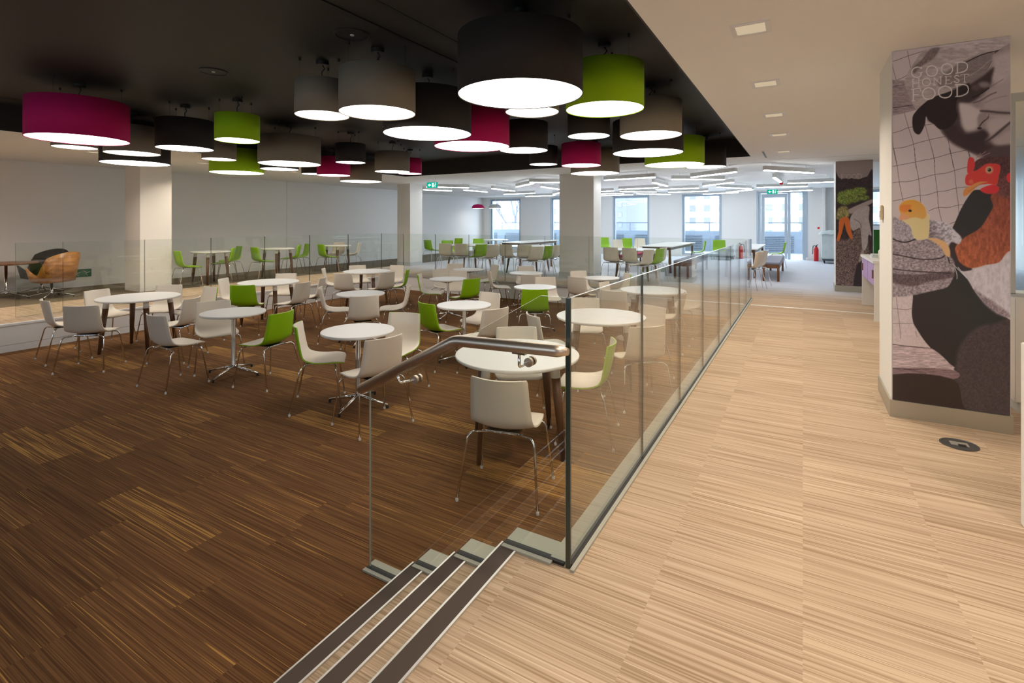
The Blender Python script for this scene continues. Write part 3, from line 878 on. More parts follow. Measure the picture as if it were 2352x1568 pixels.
wood_table(-8.26, 5.69, 0, .50, R(25), 'round wood-legged table with the green chair tucked in front, second along the ledge')
wood_table(-8.24, 8.02, 0, .50, R(20), 'round wood-legged table third and farthest along the left ledge')
for x, y, r, rz, l in ((-5.85, 3.57, .35, 20, 'small pedestal table front left, chrome star base in full view'), (-3.80, 3.58, .35, 15, 'small pedestal table in the front row, nearest the handrail bend'),
                       (-5.73, 5.45, .35, 30, 'small pedestal table in the middle row with chairs on three sides'), (-5.80, 7.69, .35, 10, 'small pedestal table in the back row, left of the green chair'),
                       (-3.79, 5.37, .35, 40, 'small pedestal table just above the handrail bend, green chair on its left'), (-6.55, 9.44, .35, 5, 'farthest left small pedestal table, close to the far glass'),
                       (-5.05, 9.40, .35, 25, 'farthest small pedestal table, below the middle of the far glass'), (-3.82, 7.43, .35, 35, 'small pedestal table behind the large green chair back'),
                       (-3.35, 9.29, .34, 12, 'small pedestal table nearest the foot of the middle column')):
    pedestal_table(x, y, 0, r, R(rz), l)
wood_table(-8.61, 12.48, FZ, .75, R(5), 'large round table in the far room, left one', 48, 'round tables on the upper level')
wood_table(-6.75, 12.69, FZ, .72, R(5), 'large round table in the far room, just left of the middle column', 48, 'round tables on the upper level')
wood_table(-3.58, 12.45, FZ, .63, R(0), 'large round table in the far room, right of the middle column', 48, 'round tables on the upper level')
wood_table(-11.84, 6.69, FZ, .41, R(5), 'round table on the side walkway, nearest the left column', 40, 'round tables on the upper level')
wood_table(-11.72, 8.32, FZ, .40, R(5), 'round table on the side walkway, second from the left column', 40, 'round tables on the upper level')
wood_table(-11.72, 10.25, FZ, .38, R(5), 'round table on the side walkway, farthest from the left column', 40, 'round tables on the upper level')
wood_table(-10.4, 16.6, FZ, .62, R(5), 'white round table at the back of the far room, left of the first window', 40, 'round tables on the upper level')

def long_table(x0, x1, y0, y1, label):
    t = empty('long_table', label, 'table', ((x0 + x1) / 2, (y0 + y1) / 2, FZ), 0, 'long white-topped tables')
    hx, hy = (x1 - x0) / 2, (y1 - y0) / 2
    b = BM(); box(b, -hx, hx, -hy, hy, .715, .74, 0, .004); new_obj('tabletop', b, M['tabletop'], t)
    b = BM()
    box(b, -hx + .06, hx - .06, -hy + .08, -hy + .105, .64, .715); box(b, -hx + .06, hx - .06, hy - .105, hy - .08, .64, .715)
    box(b, -hx + .06, -hx + .085, -hy + .105, hy - .105, .64, .715); box(b, hx - .085, hx - .06, -hy + .105, hy - .105, .64, .715)
    new_obj('apron', b, M['wood'], t)
    for sx in (-1, 1):
        for sy in (-1, 1):
            b = BM(); cx, cy = sx * (hx - .09), sy * (hy - .12)
            vs = [b.verts.new((cx + q * .028 + sx * .02 * (z < .1), cy + p * .028, z)) for z in (0, .64) for q, p in ((-1, -1), (1, -1), (1, 1), (-1, 1))]
            for f in ((0, 3, 2, 1), (4, 5, 6, 7), (0, 1, 5, 4), (1, 2, 6, 5), (2, 3, 7, 6), (3, 0, 4, 7)): b.faces.new([vs[i] for i in f])
            new_obj('leg', b, M['wood'], t)
def bench(x0, x1, y0, y1, seat, label):
    t = empty('bench', label, 'bench', ((x0 + x1) / 2, (y0 + y1) / 2, FZ), 0, 'upholstered benches')
    hx, hy = (x1 - x0) / 2, (y1 - y0) / 2
    b = BM(); box(b, -hx, hx, -hy, hy, .40, .45, 0, .012); new_obj('seat_pad', b, M[seat], t)
    b = BM(); box(b, -hx + .005, hx - .005, -hy + .005, hy - .005, .31, .40, 0, .004); new_obj('seat_frame', b, M['walnut'], t)
    for sx in (-1, 1):
        for sy in (-1, 1):
            b = BM(); cx, cy = sx * (hx - .035), sy * (hy - .035); box(b, cx - .025, cx + .025, cy - .025, cy + .025, 0, .31, 0, .003)
            new_obj('leg', b, M['walnut'], t)
long_table(-8.75, -7.95, 14.4, 17.4, 'long white-topped table in the far room, behind the left round tables')
long_table(-4.00, -3.10, 14.2, 17.7, 'long white-topped table in the far room, behind the grey bench')
long_table(-1.78, -0.98, 14.0, 17.3, 'long white-topped table at the right of the far room, cut off by the glass')
bench(-2.82, -2.44, 13.05, 16.0, 'grey_seat', 'grey padded bench with dark wood frame beside the middle long table')
bench(-0.85, -0.47, 13.55, 16.6, 'grey_seat', 'grey padded bench with dark wood frame at the right-hand long table')
bench(-4.72, -4.34, 14.3, 16.8, 'magenta_seat', 'magenta padded bench seen beneath the round table right of the middle column')
bench(-6.98, -6.60, 14.6, 17.0, 'magenta_seat', 'magenta padded bench just left of the middle column')

# lounge corner at the left
def star_base(t, r, h, tilt, col_='chrome', n=4):
    b = BM(); lathe(b, [(.03, .07), (.024, .09), (.022, h)], 16); new_obj('column', b, M[col_], t, True)
    for k in range(n):
        a = k * 2 * PI / n + tilt; ca, sa = math.cos(a), math.sin(a); b = BM()
        tube(b, [(.01 * ca, .01 * sa, .11), (r * .5 * ca, r * .5 * sa, .075), (r * ca, r * sa, .03)], [.016, .014, .010], 8)
        lg = new_obj('base_leg', b, M[col_], t)
        b = BM(); lathe(b, [(.012, .028), (.012, .0)], 10, r * .97 * ca, r * .97 * sa); new_obj('glide', b, M['rubber'], lg)
def lounge_chair(x, y, rz, shellm, padm, label):
    t = empty('lounge_chair', label, 'armchair', (x, y, FZ), R(rz), 'swivel lounge chairs')
    # winged tub shell of bent plywood: wide low arms that notch before the tall tapering back
    b = BM(); n = 44; rings = []
    for i in range(n + 1):
        a = -PI * .92 + i / n * 2 * PI * .92          # 0 = back
        ab = abs(a) / PI
        if ab < .30: h = .86 - .12 * (ab / .30) ** 2
        elif ab < .42: h = .74 - (ab - .30) / .12 * .32
        else: h = .42 + .14 * math.sin(min((ab - .42) / .25, 1) * PI / 2)
        if ab > .80: h -= (ab - .80) * .9
        R0 = .20; R1 = .36 + .03 * math.cos(a)
        sx, cy_ = math.sin(a), -math.cos(a)
        flare = 1 + .25 * (h - .4)
        rings.append([(R0 * sx, R0 * cy_, .285), ((R1 - .04) * sx, (R1 - .04) * cy_, .31), (R1 * sx * flare, R1 * cy_ * flare, h)])
    V0 = [[b.verts.new(p) for p in r] for r in rings]
    V1 = [[b.verts.new((p[0] * .95, p[1] * .95, p[2] + (.015 if k < 2 else 0))) for k, p in enumerate(r)] for r in rings]
    for i in range(n):
        for k in range(2):
            f = b.faces.new((V0[i][k], V0[i + 1][k], V0[i + 1][k + 1], V0[i][k + 1])); f.smooth = True
            f = b.faces.new((V1[i][k], V1[i][k + 1], V1[i + 1][k + 1], V1[i + 1][k])); f.smooth = True
        b.faces.new((V0[i][2], V0[i + 1][2], V1[i + 1][2], V1[i][2])); b.faces.new((V0[i][0], V1[i][0], V1[i + 1][0], V0[i + 1][0]))
    for i in (0, n):
        for k in range(2): b.faces.new((V0[i][k], V0[i][k + 1], V1[i][k + 1], V1[i][k]))
    new_obj('tub_shell', b, M[shellm], t)
    b = BM(); lathe(b, [(.19, .290), (.29, .33), (.305, .39), (.28, .425), (.15, .435)], 32); new_obj('seat_cushion', b, M[padm], t, True)
    star_base(t, .34, .29, .5)
lounge_chair(-12.20, 3.95, 115, 'ply', 'dark_seat', 'plywood-shelled lounge chair on chrome swivel base, right of the low round table')
lounge_chair(-13.22, 4.12, -146, 'dark_seat', 'dark_seat', 'black upholstered lounge chair behind the plywood-shelled one')
lounge_chair(-12.95, 2.62, -40, 'ply', 'red_seat', 'plywood lounge chair with red cushion cut by the left edge of the photo')
t = empty('lounge_table', 'low round brown-topped table between the lounge chairs', 'table', (-12.85, 3.50, FZ), .3)
b = BM(); lathe(b, [(.42, .625), (.455, .635), (.455, .65), (.45, .655)], 48); new_obj('tabletop', b, M['walnut'], t)
star_base(t, .42, .63, .2)

# ================================================================== pendants
def pendant(x, y, dia, zb, kind, label):
    r = dia / 2; h = 3.19 - zb
    t = empty('drum_pendant', label, 'pendant lamp', (x, y, zb), 0, 'fabric drum pendants under the black ceiling')
    b = BM(); seg = 56
    prof = [(r - .004, .004), (r, 0), (r, h), (r - .004, h), (r - .004, h - .01)]
    rr = []
    for q, z in [(r - .004, .004), (r - .004, 0), (r, 0), (r, h), (0.04, h)]:
        rr.append([b.verts.new((q * math.cos(2 * PI * k / seg), q * math.sin(2 * PI * k / seg), z)) for k in range(seg)])
    for A_, B_ in zip(rr, rr[1:]):
        for k in range(seg):
            f = b.faces.new((A_[k], A_[(k + 1) % seg], B_[(k + 1) % seg], B_[k])); f.smooth = True
    b.faces.new(rr[-1])
    for f in b.faces: 
        if abs(f.normal.z) > .5: f.smooth = False
    o = new_obj('shade', b, M['shade_' + kind], t)
    b = BM(); vs = [b.verts.new(((r - .006) * math.cos(-2 * PI * k / seg), (r - .006) * math.sin(-2 * PI * k / seg), .006)) for k in range(seg)]
    up = [b.verts.new((v.co.x, v.co.y, .012)) for v in vs]
    b.faces.new(vs); f2 = b.faces.new(up[::-1])
    f2.material_index = 1
    for k in range(seg): b.faces.new((vs[k], up[k], up[(k + 1) % seg], vs[(k + 1) % seg])).material_index = 1
    new_obj('diffuser', b, [M['diffuser'], M['fixture']], t)
    top = BZ - zb
    b = BM(); lathe(b, [(.055, top - .035), (.06, top - .03), (.06, top - .001)], 20); new_obj('canopy', b, M['blackmetal'], t)
    b = BM(); tube(b, [(0, 0, top - .03), (.02, .01, top - .07), (-.01, 0, (top + h) / 2), (0, 0, h)], .006, 6); new_obj('cable', b, M['blackmetal'], t)
    for k in range(3):
        a = k * 2 * PI / 3 + x * 3; q = r * .82
        b = BM(); cx, cy = q * math.cos(a), q * math.sin(a)
        lathe(b, [(.012, top - .03), (.012, top - .001)], 8, cx, cy); tube(b, [(cx, cy, top - .03), (cx, cy, h)], .0012, 4)
        new_obj('suspension_wire', b, M['blackmetal'], t)
for (x, y, dia, zb, kind), label in zip(LAMPS, LAMP_LABELS): pendant(x, y, dia, zb, kind, label)

# three low dome pendants at the back of the far room
def at_y(px, y, z=None):
    u = (px - 1176) / 1165; c, s = math.cos(THETA), math.sin(THETA)
    return (-s + u * c) / (c + u * s) * y
DOMES = [(at_y(1018, 19.6), 2.52, 'white_metal', 'white low dome pendant hanging in the far-left corner of the far room'),
         (at_y(1098, 20.2), 2.46, 'shade_magenta', 'red-rimmed low pendant hanging left of the first far window'),
         (at_y(1137, 20.4), 2.46, 'fixture', 'pale grey low dome pendant hanging against the first far window')]
for (x, z, m_, lab), y in zip(DOMES, (19.6, 20.2, 20.4)):
    t = empty('dome_pendant', lab, 'pendant lamp', (x, y, z), 0, 'dome pendants in the far room')
    b = BM(); lathe(b, [(.29, 0), (.30, .01), (.28, .10), (.20, .17), (.05, .20)], 32); new_obj('shade', b, M[m_], t, True)
    b = BM(); lathe(b, [(.27, -.004), (.27, -.001)], 32); new_obj('diffuser', b, M['diffuser'], t)
    b = BM(); tube(b, [(0, 0, .20), (0, 0, CZ - z - .003)], .005, 6); new_obj('cable', b, M['white_metal'], t)

# linear tube lights of the far room
def tube_light(x, y, an, L, label, grp):
    t = empty('tube_light', label, 'ceiling light', (x, y, 2.87), R(an), grp)
    b = BM(); h = L / 2; w_ = .040
    box(b, -h, h, -w_, w_, .012, .10, 0, .003); new_obj('housing', b, M['fixture'], t)
    b = BM(); box(b, -h + .01, h - .01, -w_ + .006, w_ - .006, -.006, .012, 0, .004); new_obj('tube_diffuser', b, M['tube'], t)
    b = BM(); 
    for s in (-.7, .7): tube(b, [(s * h, 0, .10), (s * h, 0, CZ - 2.872)], .003, 6)
    new_obj('suspension_wire', b, M['white_metal'], t)
def pxof(x, y):
    c, s = math.cos(THETA), math.sin(THETA)
    return (x * c + y * s) / (-x * s + y * c)
cut = pxof(-4.6, 12.1)
tl = sorted([(pxof(x, y), x, y, a, L) for x, y, a, L in TUBES])
ORD = 'first second third fourth fifth sixth seventh eighth ninth tenth eleventh twelfth thirteenth fourteenth fifteenth sixteenth seventeenth eighteenth nineteenth twentieth twenty-first twenty-second twenty-third'.split()
li = ri = 0
for p, x, y, a, L in tl:
    if p < cut: lab = 'white linear tube light, %s from the left among those left of the middle column' % ORD[li]; li += 1
    else: lab = 'white linear tube light, %s from the left among those right of the middle column' % ORD[ri]; ri += 1
    tube_light(x, y, a, L, lab, 'linear tube lights under the far ceiling')

# recessed square downlights along the walkway, more over the side walkway, and unseen ones added as fill light
def downlight(x, y, label, watts=W_DOWN, grp='recessed downlights'):
    t = empty('downlight', label, 'downlight', (x, y, CZ), 0, grp)
    b = BM(); s, i = .115, .085
    for (a0, a1, c0, c1) in ((-s, s, -s, -i), (-s, s, i, s), (-s, -i, -i, i), (i, s, -i, i)): box(b, a0, a1, c0, c1, -.006, .004)
    new_obj('trim_frame', b, M['white_metal'], t)
    b = BM(); box(b, -i, i, -i, i, -.002, .002); new_obj('lens', b, M['halo'], t)
    ld = bpy.data.lights.new('downlight_beam', 'AREA'); ld.shape = 'SQUARE'; ld.size = .16; ld.energy = watts; ld.color = WARM; ld.spread = R(130)
    lo = bpy.data.objects.new('downlight_beam', ld); col.objects.link(lo); lo.parent = t; lo.location = (0, 0, -.012)
for y, l in ((3.58, 'nearest, largest'), (5.07, 'second'), (6.60, 'third'), (8.12, 'fourth'), (10.11, 'fifth and farthest')):
    downlight(-.29, y, 'recessed square downlight over the walkway, %s in the row' % l)
for x, y in ((-.29, 2.05), (-.29, .5), (1.6, 2.1), (1.6, .3), (2.9, 3.6), (2.9, 6.6), (2.9, 9.6)): downlight(x, y, 'recessed square downlight added unseen as fill light', W_DOWN * 1.1, 'added unseen fill downlights')
for x, y in ((-10.9, 2.2), (-10.9, 4.1), (-10.9, 6.0), (-10.9, 8.2), (-10.9, 10.0), (-12.9, 1.8), (-10.9, .3)): downlight(x, y, 'recessed square downlight over the side walkway on the left', W_DOWN * 1.15, 'side walkway downlights')

# small things on the ceilings
def disc(name, label, cat, x, y, z, r, m, grp=None):
    b = BM(); lathe(b, [(r, z + .001), (r, z - .012), (r * .7, z - .022)], 24); o = new_obj(name, b, M[m]); return tag(o, label, cat, grp)
disc('smoke_detector', 'small white round detector on the walkway ceiling, beside the second downlight', 'smoke detector', .05, 5.33, CZ, .035, 'fixture')
disc('smoke_detector', 'small white round detector far along the walkway ceiling', 'smoke detector', .07, 8.9, CZ, .04, 'fixture')
disc('sensor_disc', 'tiny white sensor on the ceiling between the first two downlights', 'sensor', -.29, 4.33, CZ, .03, 'white_metal')
def grille(x, y, r, label):
    t = empty('ceiling_speaker', label, 'ceiling speaker', (x, y, BZ))
    b = BM(); lathe(b, [(r, .001), (r, -.008), (r * .93, -.012), (r * .9, -.006), (.03, -.006), (.02, -.006)], 32); new_obj('grille', b, M['blackmetal'], t)
    b = BM(); lathe(b, [(.018, -.005), (.016, -.014)], 12); new_obj('centre_cap', b, M['fixture'], t)
grille(-3.33, 3.07, .15, 'round black ceiling speaker above the grey pendants')
grille(-5.42, 3.09, .14, 'round black ceiling speaker near the top left of the photo')
disc('sprinkler_head', 'tiny bright sprinkler head on the black ceiling at the upper left', 'sprinkler', -5.44, 2.12, BZ, .022, 'chrome')
# exit signs
def exit_sign(x, y, z, label, left=True):
    t = empty('exit_sign', label, 'exit sign', (x, y, z), R(8))
    b = BM(); box(b, -.16, .16, -.012, .012, 0, .15); new_obj('panel', b, M['exit_green'], t)
    b = BM()
    box(b, .0, .05, -.015, -.012, .02, .13)
    for p in ([(-.13, .075), (-.08, .12), (-.08, .09), (-.03, .09), (-.03, .06), (-.08, .06), (-.08, .03)],):
        b.faces.new([b.verts.new((q[0], -.0145, q[1])) for q in p])
    for pts in ([(.10, .11), (.085, .075), (.105, .05), (.09, .02)], [(.085, .075), (.07, .04)], [(.10, .095), (.125, .085)]):
        tube(b, [(a, -.0145, c) for a, c in pts], .006, 6)
    lathe(b, [(.0, .118), (.011, .122), (.011, .135), (.0, .138)], 10, .102, -.0145, cap0=False, cap1=False)
    new_obj('pictogram', b, M['exit_white'], t)
    b = BM(); tube(b, [(-.1, 0, .15), (-.1, 0, CZ - z)], .004, 6); tube(b, [(.1, 0, .15), (.1, 0, CZ - z)], .004, 6); new_obj('hanger', b, M['white_metal'], t)
exit_sign(-8.63, 10.75, 2.72, 'green lit exit sign with running figure hanging near the far-left column')
exit_sign(-0.90, 19.4, 2.76, 'green lit exit sign hanging in front of the glazed door')
b = BM(); box(b, 0, .012, -.17, .17, 0, .17)
ls = tag(new_obj('low_exit_sign', b, M['sign_green'], loc=(X_L, 4.95, .60)), 'green double exit sign low on the left wall behind the glass', 'exit sign')
b = BM()
for y0 in (-.16, .005):
    for pts in ([(.02, .14), (.05, .11), (.09, .09), (.06, .06), (.10, .03)], [(.09, .09), (.13, .11)]):
        tube(b, [(.014, y0 + a, c) for a, c in pts], .006, 6)
new_obj('pictogram', b, M['white_metal'], ls)
t = empty('fire_beacon', 'white ceiling beacon with red lens in the far room', 'alarm beacon', (-.56, 17.23, CZ))
b = BM(); lathe(b, [(.06, 0), (.06, -.05)], 20); new_obj('base', b, M['white_metal'], t)
b = BM(); lathe(b, [(.05, -.05), (.045, -.10), (.02, -.12)], 20); new_obj('lens', b, M['red'], t)
# switch plate on the poster column's side, extinguisher, call points
t = empty('door_entry_panel', 'small beige panel on the cream side of the near poster column', 'wall panel', (.552, 5.03, 1.82))
b = BM(); box(b, -.012, .004, -.04, .04, 0, .115, 0, .003); new_obj('plate', b, M['brass'], t)
b = BM(); box(b, -.016, -.012, -.02, .02, .02, .07); new_obj('button_strip', b, M['steel'], t)
t = empty('fire_extinguisher', 'red and black fire extinguisher by the far wall beside the covered trolley', 'fire extinguisher', (.42, 21.4, FZ))
b = BM(); lathe(b, [(.07, 0), (.075, .02), (.075, .42), (.05, .50), (.025, .52)], 20); new_obj('cylinder', b, M['red'], t, True)
b = BM(); lathe(b, [(.03, .52), (.03, .56)], 12); tube(b, [(0, 0, .56), (.05, -.08, .60)], .012); tube(b, bend([(0, 0, .55), (-.10, 0, .56), (-.11, 0, .25)], .05), .012); new_obj('valve', b, M['rubber'], t)
b = BM(); box(b, -.04, .04, -.01, 0, 0, .12); o = new_obj('call_point', b, M['blackmetal'], loc=(-8.75, FARY, 2.0)); tag(o, 'dark rectangular switch on the far wall between the two left windows', 'wall switch')
b = BM(); box(b, -.035, .035, -.01, 0, 0, .07); o = new_obj('call_point', b, M['red'], loc=(.50, FARY, 1.55)); tag(o, 'small red call point on the far wall right of the door', 'call point')
# covered trolley at the far wall
t = empty('laundry_trolley', 'tall trolley wrapped in pale translucent sheet by the far wall', 'trolley', (.98, 20.6, FZ))
b = BM(); box(b, -.42, .42, -.35, .35, .16, 1.02, 0, .03); new_obj('wrapped_load', b, M['cloth'], t)
b = BM()
rng = random.Random(3); nx, ny = 14, 10; g = [[b.verts.new((-.5 + i / nx, -.42 + j / ny * .84, 1.02 + .05 * rng.random() + .09 * math.sin(PI * i / nx) * math.sin(PI * j / ny) - (.05 if i in (0, nx) or j in (0, ny) else 0))) for j in range(ny + 1)] for i in range(nx + 1)]
for i in range(nx):
    for j in range(ny): b.faces.new((g[i][j], g[i + 1][j], g[i + 1][j + 1], g[i][j + 1]))
new_obj('draped_sheet', b, M['cloth'], t, True)
b = BM(); box(b, -.40, .40, -.33, .33, .10, .16); new_obj('chassis', b, M['louvre'], t)
for sx in (-1, 1):
    for sy in (-1, 1):
        b = BM(); cx, cy = sx * .34, sy * .27
        rr = [[b.verts.new((cx + dx, cy + .05 * math.cos(2 * PI * k / 14), .05 + .05 * math.sin(2 * PI * k / 14))) for k in range(14)] for dx in (-.015, .015)]
        for k in range(14): b.faces.new((rr[0][k], rr[0][(k + 1) % 14], rr[1][(k + 1) % 14], rr[1][k]))
        b.faces.new(rr[0]); b.faces.new(rr[1]); new_obj('castor', b, M['rubber'], t)

# ================================================================== servery on the right
t = empty('servery_counter', 'white servery counter end with lilac drawer fronts between the poster columns', 'counter', (.88, 8.8, FZ))
for y0 in (0, 1.70):
    b = BM(); box(b, 0, .75, y0, y0 + .04, 0, .82); new_obj('end_panel', b, M['tabletop'], t)
b = BM(); box(b, -.02, .80, -.01, 1.76, .82, .86, 0, .004); new_obj('worktop', b, M['tabletop'], t)
b = BM(); box(b, .70, .74, .04, 1.70, 0, .82); box(b, .04, .06, .04, .055, 0, .5); new_obj('back_panel', b, M['column'], t)
for k in range(2):
    y0 = .05 + k * .83
    b = BM(); box(b, .0, .02, y0, y0 + .81, .50, .81, 0, .003); dr = new_obj('drawer_front', b, M['lilac'], t)
    b = BM(); box(b, -.014, .0, y0 + (.06 if k == 0 else .66), y0 + (.14 if k == 0 else .74), .60, .72); new_obj('handle', b, M['walnut'], dr)
b = BM(); lathe(b, [(.055, 0), (.055, .15), (.03, .19), (.014, .21), (.014, .30)], 20); o = new_obj('bottle', b, [M['bottle_dark']], smooth=True, loc=(1.17, 9.35, FZ + .86)); tag(o, 'tall dark bottle at the back of the servery counter', 'bottle', 'bottles on the servery')
b = BM(); lathe(b, [(.05, 0), (.05, .15), (.035, .18), (.03, .20)], 20); o = new_obj('jar', b, M['amber'], smooth=True, loc=(1.10, 9.12, FZ + .86)); tag(o, 'amber glass jar standing on the servery counter', 'jar')
b = BM(); lathe(b, [(.045, 0), (.045, .13), (.03, .15), (.016, .16), (.016, .22)], 20); o = new_obj('bottle', b, M['bottle_white'], smooth=True, loc=(1.00, 9.10, FZ + .86)); tag(o, 'white-bodied bottle with a slim neck at the front of the servery counter', 'bottle', 'bottles on the servery')
b = BM(); box(b, -.13, .13, -.18, .18, 0, .03); box(b, -.12, .11, -.16, .15, .03, .055); o = new_obj('napkin_stack', b, M['cloth'], loc=(1.05, 9.65, FZ + .86)); tag(o, 'flat pale stack of napkins on the servery counter', 'napkins')
wall('wall_servery', 1.45, 3.1, 14.6, 14.7, FZ, 1.62, 'green_wall')
# ribbed glass screen on a white counter at the right edge, and the cabinet with the magenta door
t = empty('screen_counter', 'white counter carrying a ribbed glass screen, right of the near poster column', 'counter', (1.36, 5.10, FZ))
b = BM(); box(b, 0, 1.6, 0, .6, 0.08, .85, 0, .004); new_obj('body', b, M['tabletop'], t)
b = BM(); box(b, .02, 1.58, .02, .58, 0, .08); new_obj('plinth', b, M['fixture'], t)
m_r = glass('ribbed_glass', (.86, .93, .92)); M['ribbed'] = m_r
b = BM(); n = 120
f0 = [b.verts.new((k / n * 1.6, .10 + .006 * math.sin(k * 1.6), .87)) for k in range(n + 1)]; f1 = [b.verts.new((v.co.x, v.co.y, 2.32)) for v in f0]
for k in range(n): b.faces.new((f0[k], f0[k + 1], f1[k + 1], f1[k])).smooth = True
new_obj('ribbed_screen', b, m_r, t)
b = BM(); box(b, 0, 1.6, .08, .12, 2.32, 2.38); box(b, 0, .025, .08, .12, .87, 2.32); box(b, 0, 1.6, .08, .12, .85, .875); new_obj('screen_frame', b, M['fixture'], t)
t = empty('magenta_panel', 'upright panel with pale edge and magenta face, cropped at the right edge', 'panel', (.885, 3.20, FZ))
b = BM(); box(b, 0, .9, 0, .045, 0, .85, 0, .004); new_obj('carcass', b, M['column'], t)
b = BM(); box(b, .035, .9, -.004, .0, .36, .80); new_obj('face_panel', b, M['magenta_seat'], t)
# floor box
M['lid'] = mat('dark_steel_lid', (0.10, 0.10, 0.10, 1), 0.45, 0.5)
t = empty('floor_box', 'round grey steel floor box lid set in the beige carpet', 'floor box', (.86, 4.20, FZ))
b = BM(); lathe(b, [(.098, 0), (.098, .004), (.088, .006), (.086, .003)], 40); new_obj('lid', b, M['lid'], t)
b = BM(); box(b, -.045, .045, -.03, .03, .003, .0065); new_obj('recess_plate', b, M['alu'], t)
b = BM(); box(b, -.01, .03, -.035, -.01, .006, .0085); new_obj('cable_flap', b, M['rubber'], t)

# ================================================================== outside the windows
wl = BM(); box(wl, -22, 10, FARY + .3, 27, FZ - .1, FZ - .02); structure('ground', wl, M['facade'])
t = empty('terrace_parapet', 'pale grey clad parapet with louvred panels outside the windows', 'parapet', (-6, 26, FZ))
b = BM(); box(b, -16, 16, 0, .2, 0, .98); new_obj('cladding', b, M['parapet'], t)
for k in range(16):
    b = BM(); x0 = -15.2 + k * 1.95
    for j in range(9): box(b, x0, x0 + 1.35, -.03, -.005, .05 + j * .085, .10 + j * .085)
    new_obj('louvre_panel', b, M['louvre'], t)
b = BM(); box(b, -16, 16, .09, .10, .98, 1.36); new_obj('glass_upstand', b, M['pane'], t)
b = BM(); box(b, -16, 16, .06, .13, 1.36, 1.40); new_obj('top_rail', b, M['louvre'], t)
for k in range(16):
    b = BM(); x0 = -15.5 + k * 1.95; box(b, x0, x0 + .03, .07, .12, .98, 1.36); new_obj('post', b, M['louvre'], t)
def building(x0, x1, y, z1, label, m, cols, rows, dx, dz, ox=1.0, oz=2.0):
    t = empty('office_building', label, 'building', ((x0 + x1) / 2, y, -14))
    hx = (x1 - x0) / 2
    b = BM(); box(b, -hx, hx, 0, 12, 0, z1 + 14); new_obj('wall', b, M[m], t)
    for i in range(rows):
        b = BM()
        for k in range(cols):
            xx = -hx + ox + k * dx; zz = z1 + 14 - oz - i * dz
            box(b, xx, xx + dx * .42, -.05, 0, zz - dz * .5, zz)
        new_obj('window_row', b, M['wingrey'], t)
building(-14, 3.0, 70, 14, 'pale office block with small square windows behind the terrace', 'facade', 9, 8, 1.8, 1.6)
building(4.0, 12, 66, 10, 'pale narrow office block seen through the door side light', 'facade', 6, 6, 1.3, 1.5)
building(-24, -18.5, 60, 12, 'blue grey glazed tower beside the pale office block', 'facade_grey', 5, 10, 1.05, 1.2, .3, .6)
building(-44, -30, 75, 6, 'distant low pale building behind the bare tree', 'facade', 9, 4, 1.5, 2.0)
# bare winter tree
b = BM(); rng = random.Random(11)
def branch(p, d, L, r, n):
    q = p + d * L
    tube(b, [p, q], [r, r * .65], 5)
    if n == 0: return
    for k in range(3 if n > 1 else 4):
        dd = (d + Vector((rng.uniform(-.8, .8), rng.uniform(-.8, .8), rng.uniform(-.1, .6)))).normalized()
        branch(q if k else p.lerp(q, .7), dd, L * rng.uniform(.6, .8), r * .6, n - 1)
branch(Vector((0, 0, 0)), Vector((0, 0, 1)), 3.6, .16, 5)
o = new_obj('bare_tree', b, M['bark'], loc=(-20.3, 36, -3)); tag(o, 'bare winter tree outside the leftmost window', 'tree')

# ================================================================== printed murals
# each mural is one sheet; its artwork is drawn from smoothed outlines into a colour attribute
RS = np.random.RandomState(5)
GRID = RS.rand(256, 256)
def vnoise(x, y):
    xi = np.floor(x).astype(int); yi = np.floor(y).astype(int); fx = x - xi; fy = y - yi
    fx = fx * fx * (3 - 2 * fx); fy = fy * fy * (3 - 2 * fy)
    g = lambda i, j: GRID[i % 256, j % 256]
    return (g(xi, yi) * (1 - fx) + g(xi + 1, yi) * fx) * (1 - fy) + (g(xi, yi + 1) * (1 - fx) + g(xi + 1, yi + 1) * fx) * fy
def chaikin(p, n=2, closed=True):
    p = np.array(p, float)
    for _ in range(n):
        q = np.roll(p, -1, 0) if closed else p[1:]
        a = p if closed else p[:-1]
        r = np.empty((len(a) * 2, 2)); r[0::2] = a * .75 + q * .25; r[1::2] = a * .25 + q * .75
        p = r if closed else np.vstack([p[:1], r, p[-1:]])
    return p
def seg_dist(X, Y, P_, closed):
    d = np.full(X.shape, 1e9); n = len(P_)
    for i in range(n if closed else n - 1):
        a = P_[i]; b_ = P_[(i + 1) % n]; ab = b_ - a; L2 = (ab ** 2).sum() + 1e-9
        t = np.clip(((X - a[0]) * ab[0] + (Y - a[1]) * ab[1]) / L2, 0, 1)
        d = np.minimum(d, (X - a[0] - t * ab[0]) ** 2 + (Y - a[1] - t * ab[1]) ** 2)
    return np.sqrt(d)
def smoothc(p, k=5):
    # closed curve through the points
    p = np.array(p, float); n = len(p); out = []
    for i in range(n):
        p0, p1, p2, p3 = p[i - 1], p[i], p[(i + 1) % n], p[(i + 2) % n]
        for j in range(k):
            t = j / k; out.append(0.5 * (2 * p1 + (p2 - p0) * t + (2 * p0 - 5 * p1 + 4 * p2 - p3) * t * t + (3 * p1 - p0 - 3 * p2 + p3) * t ** 3))
    return np.array(out)
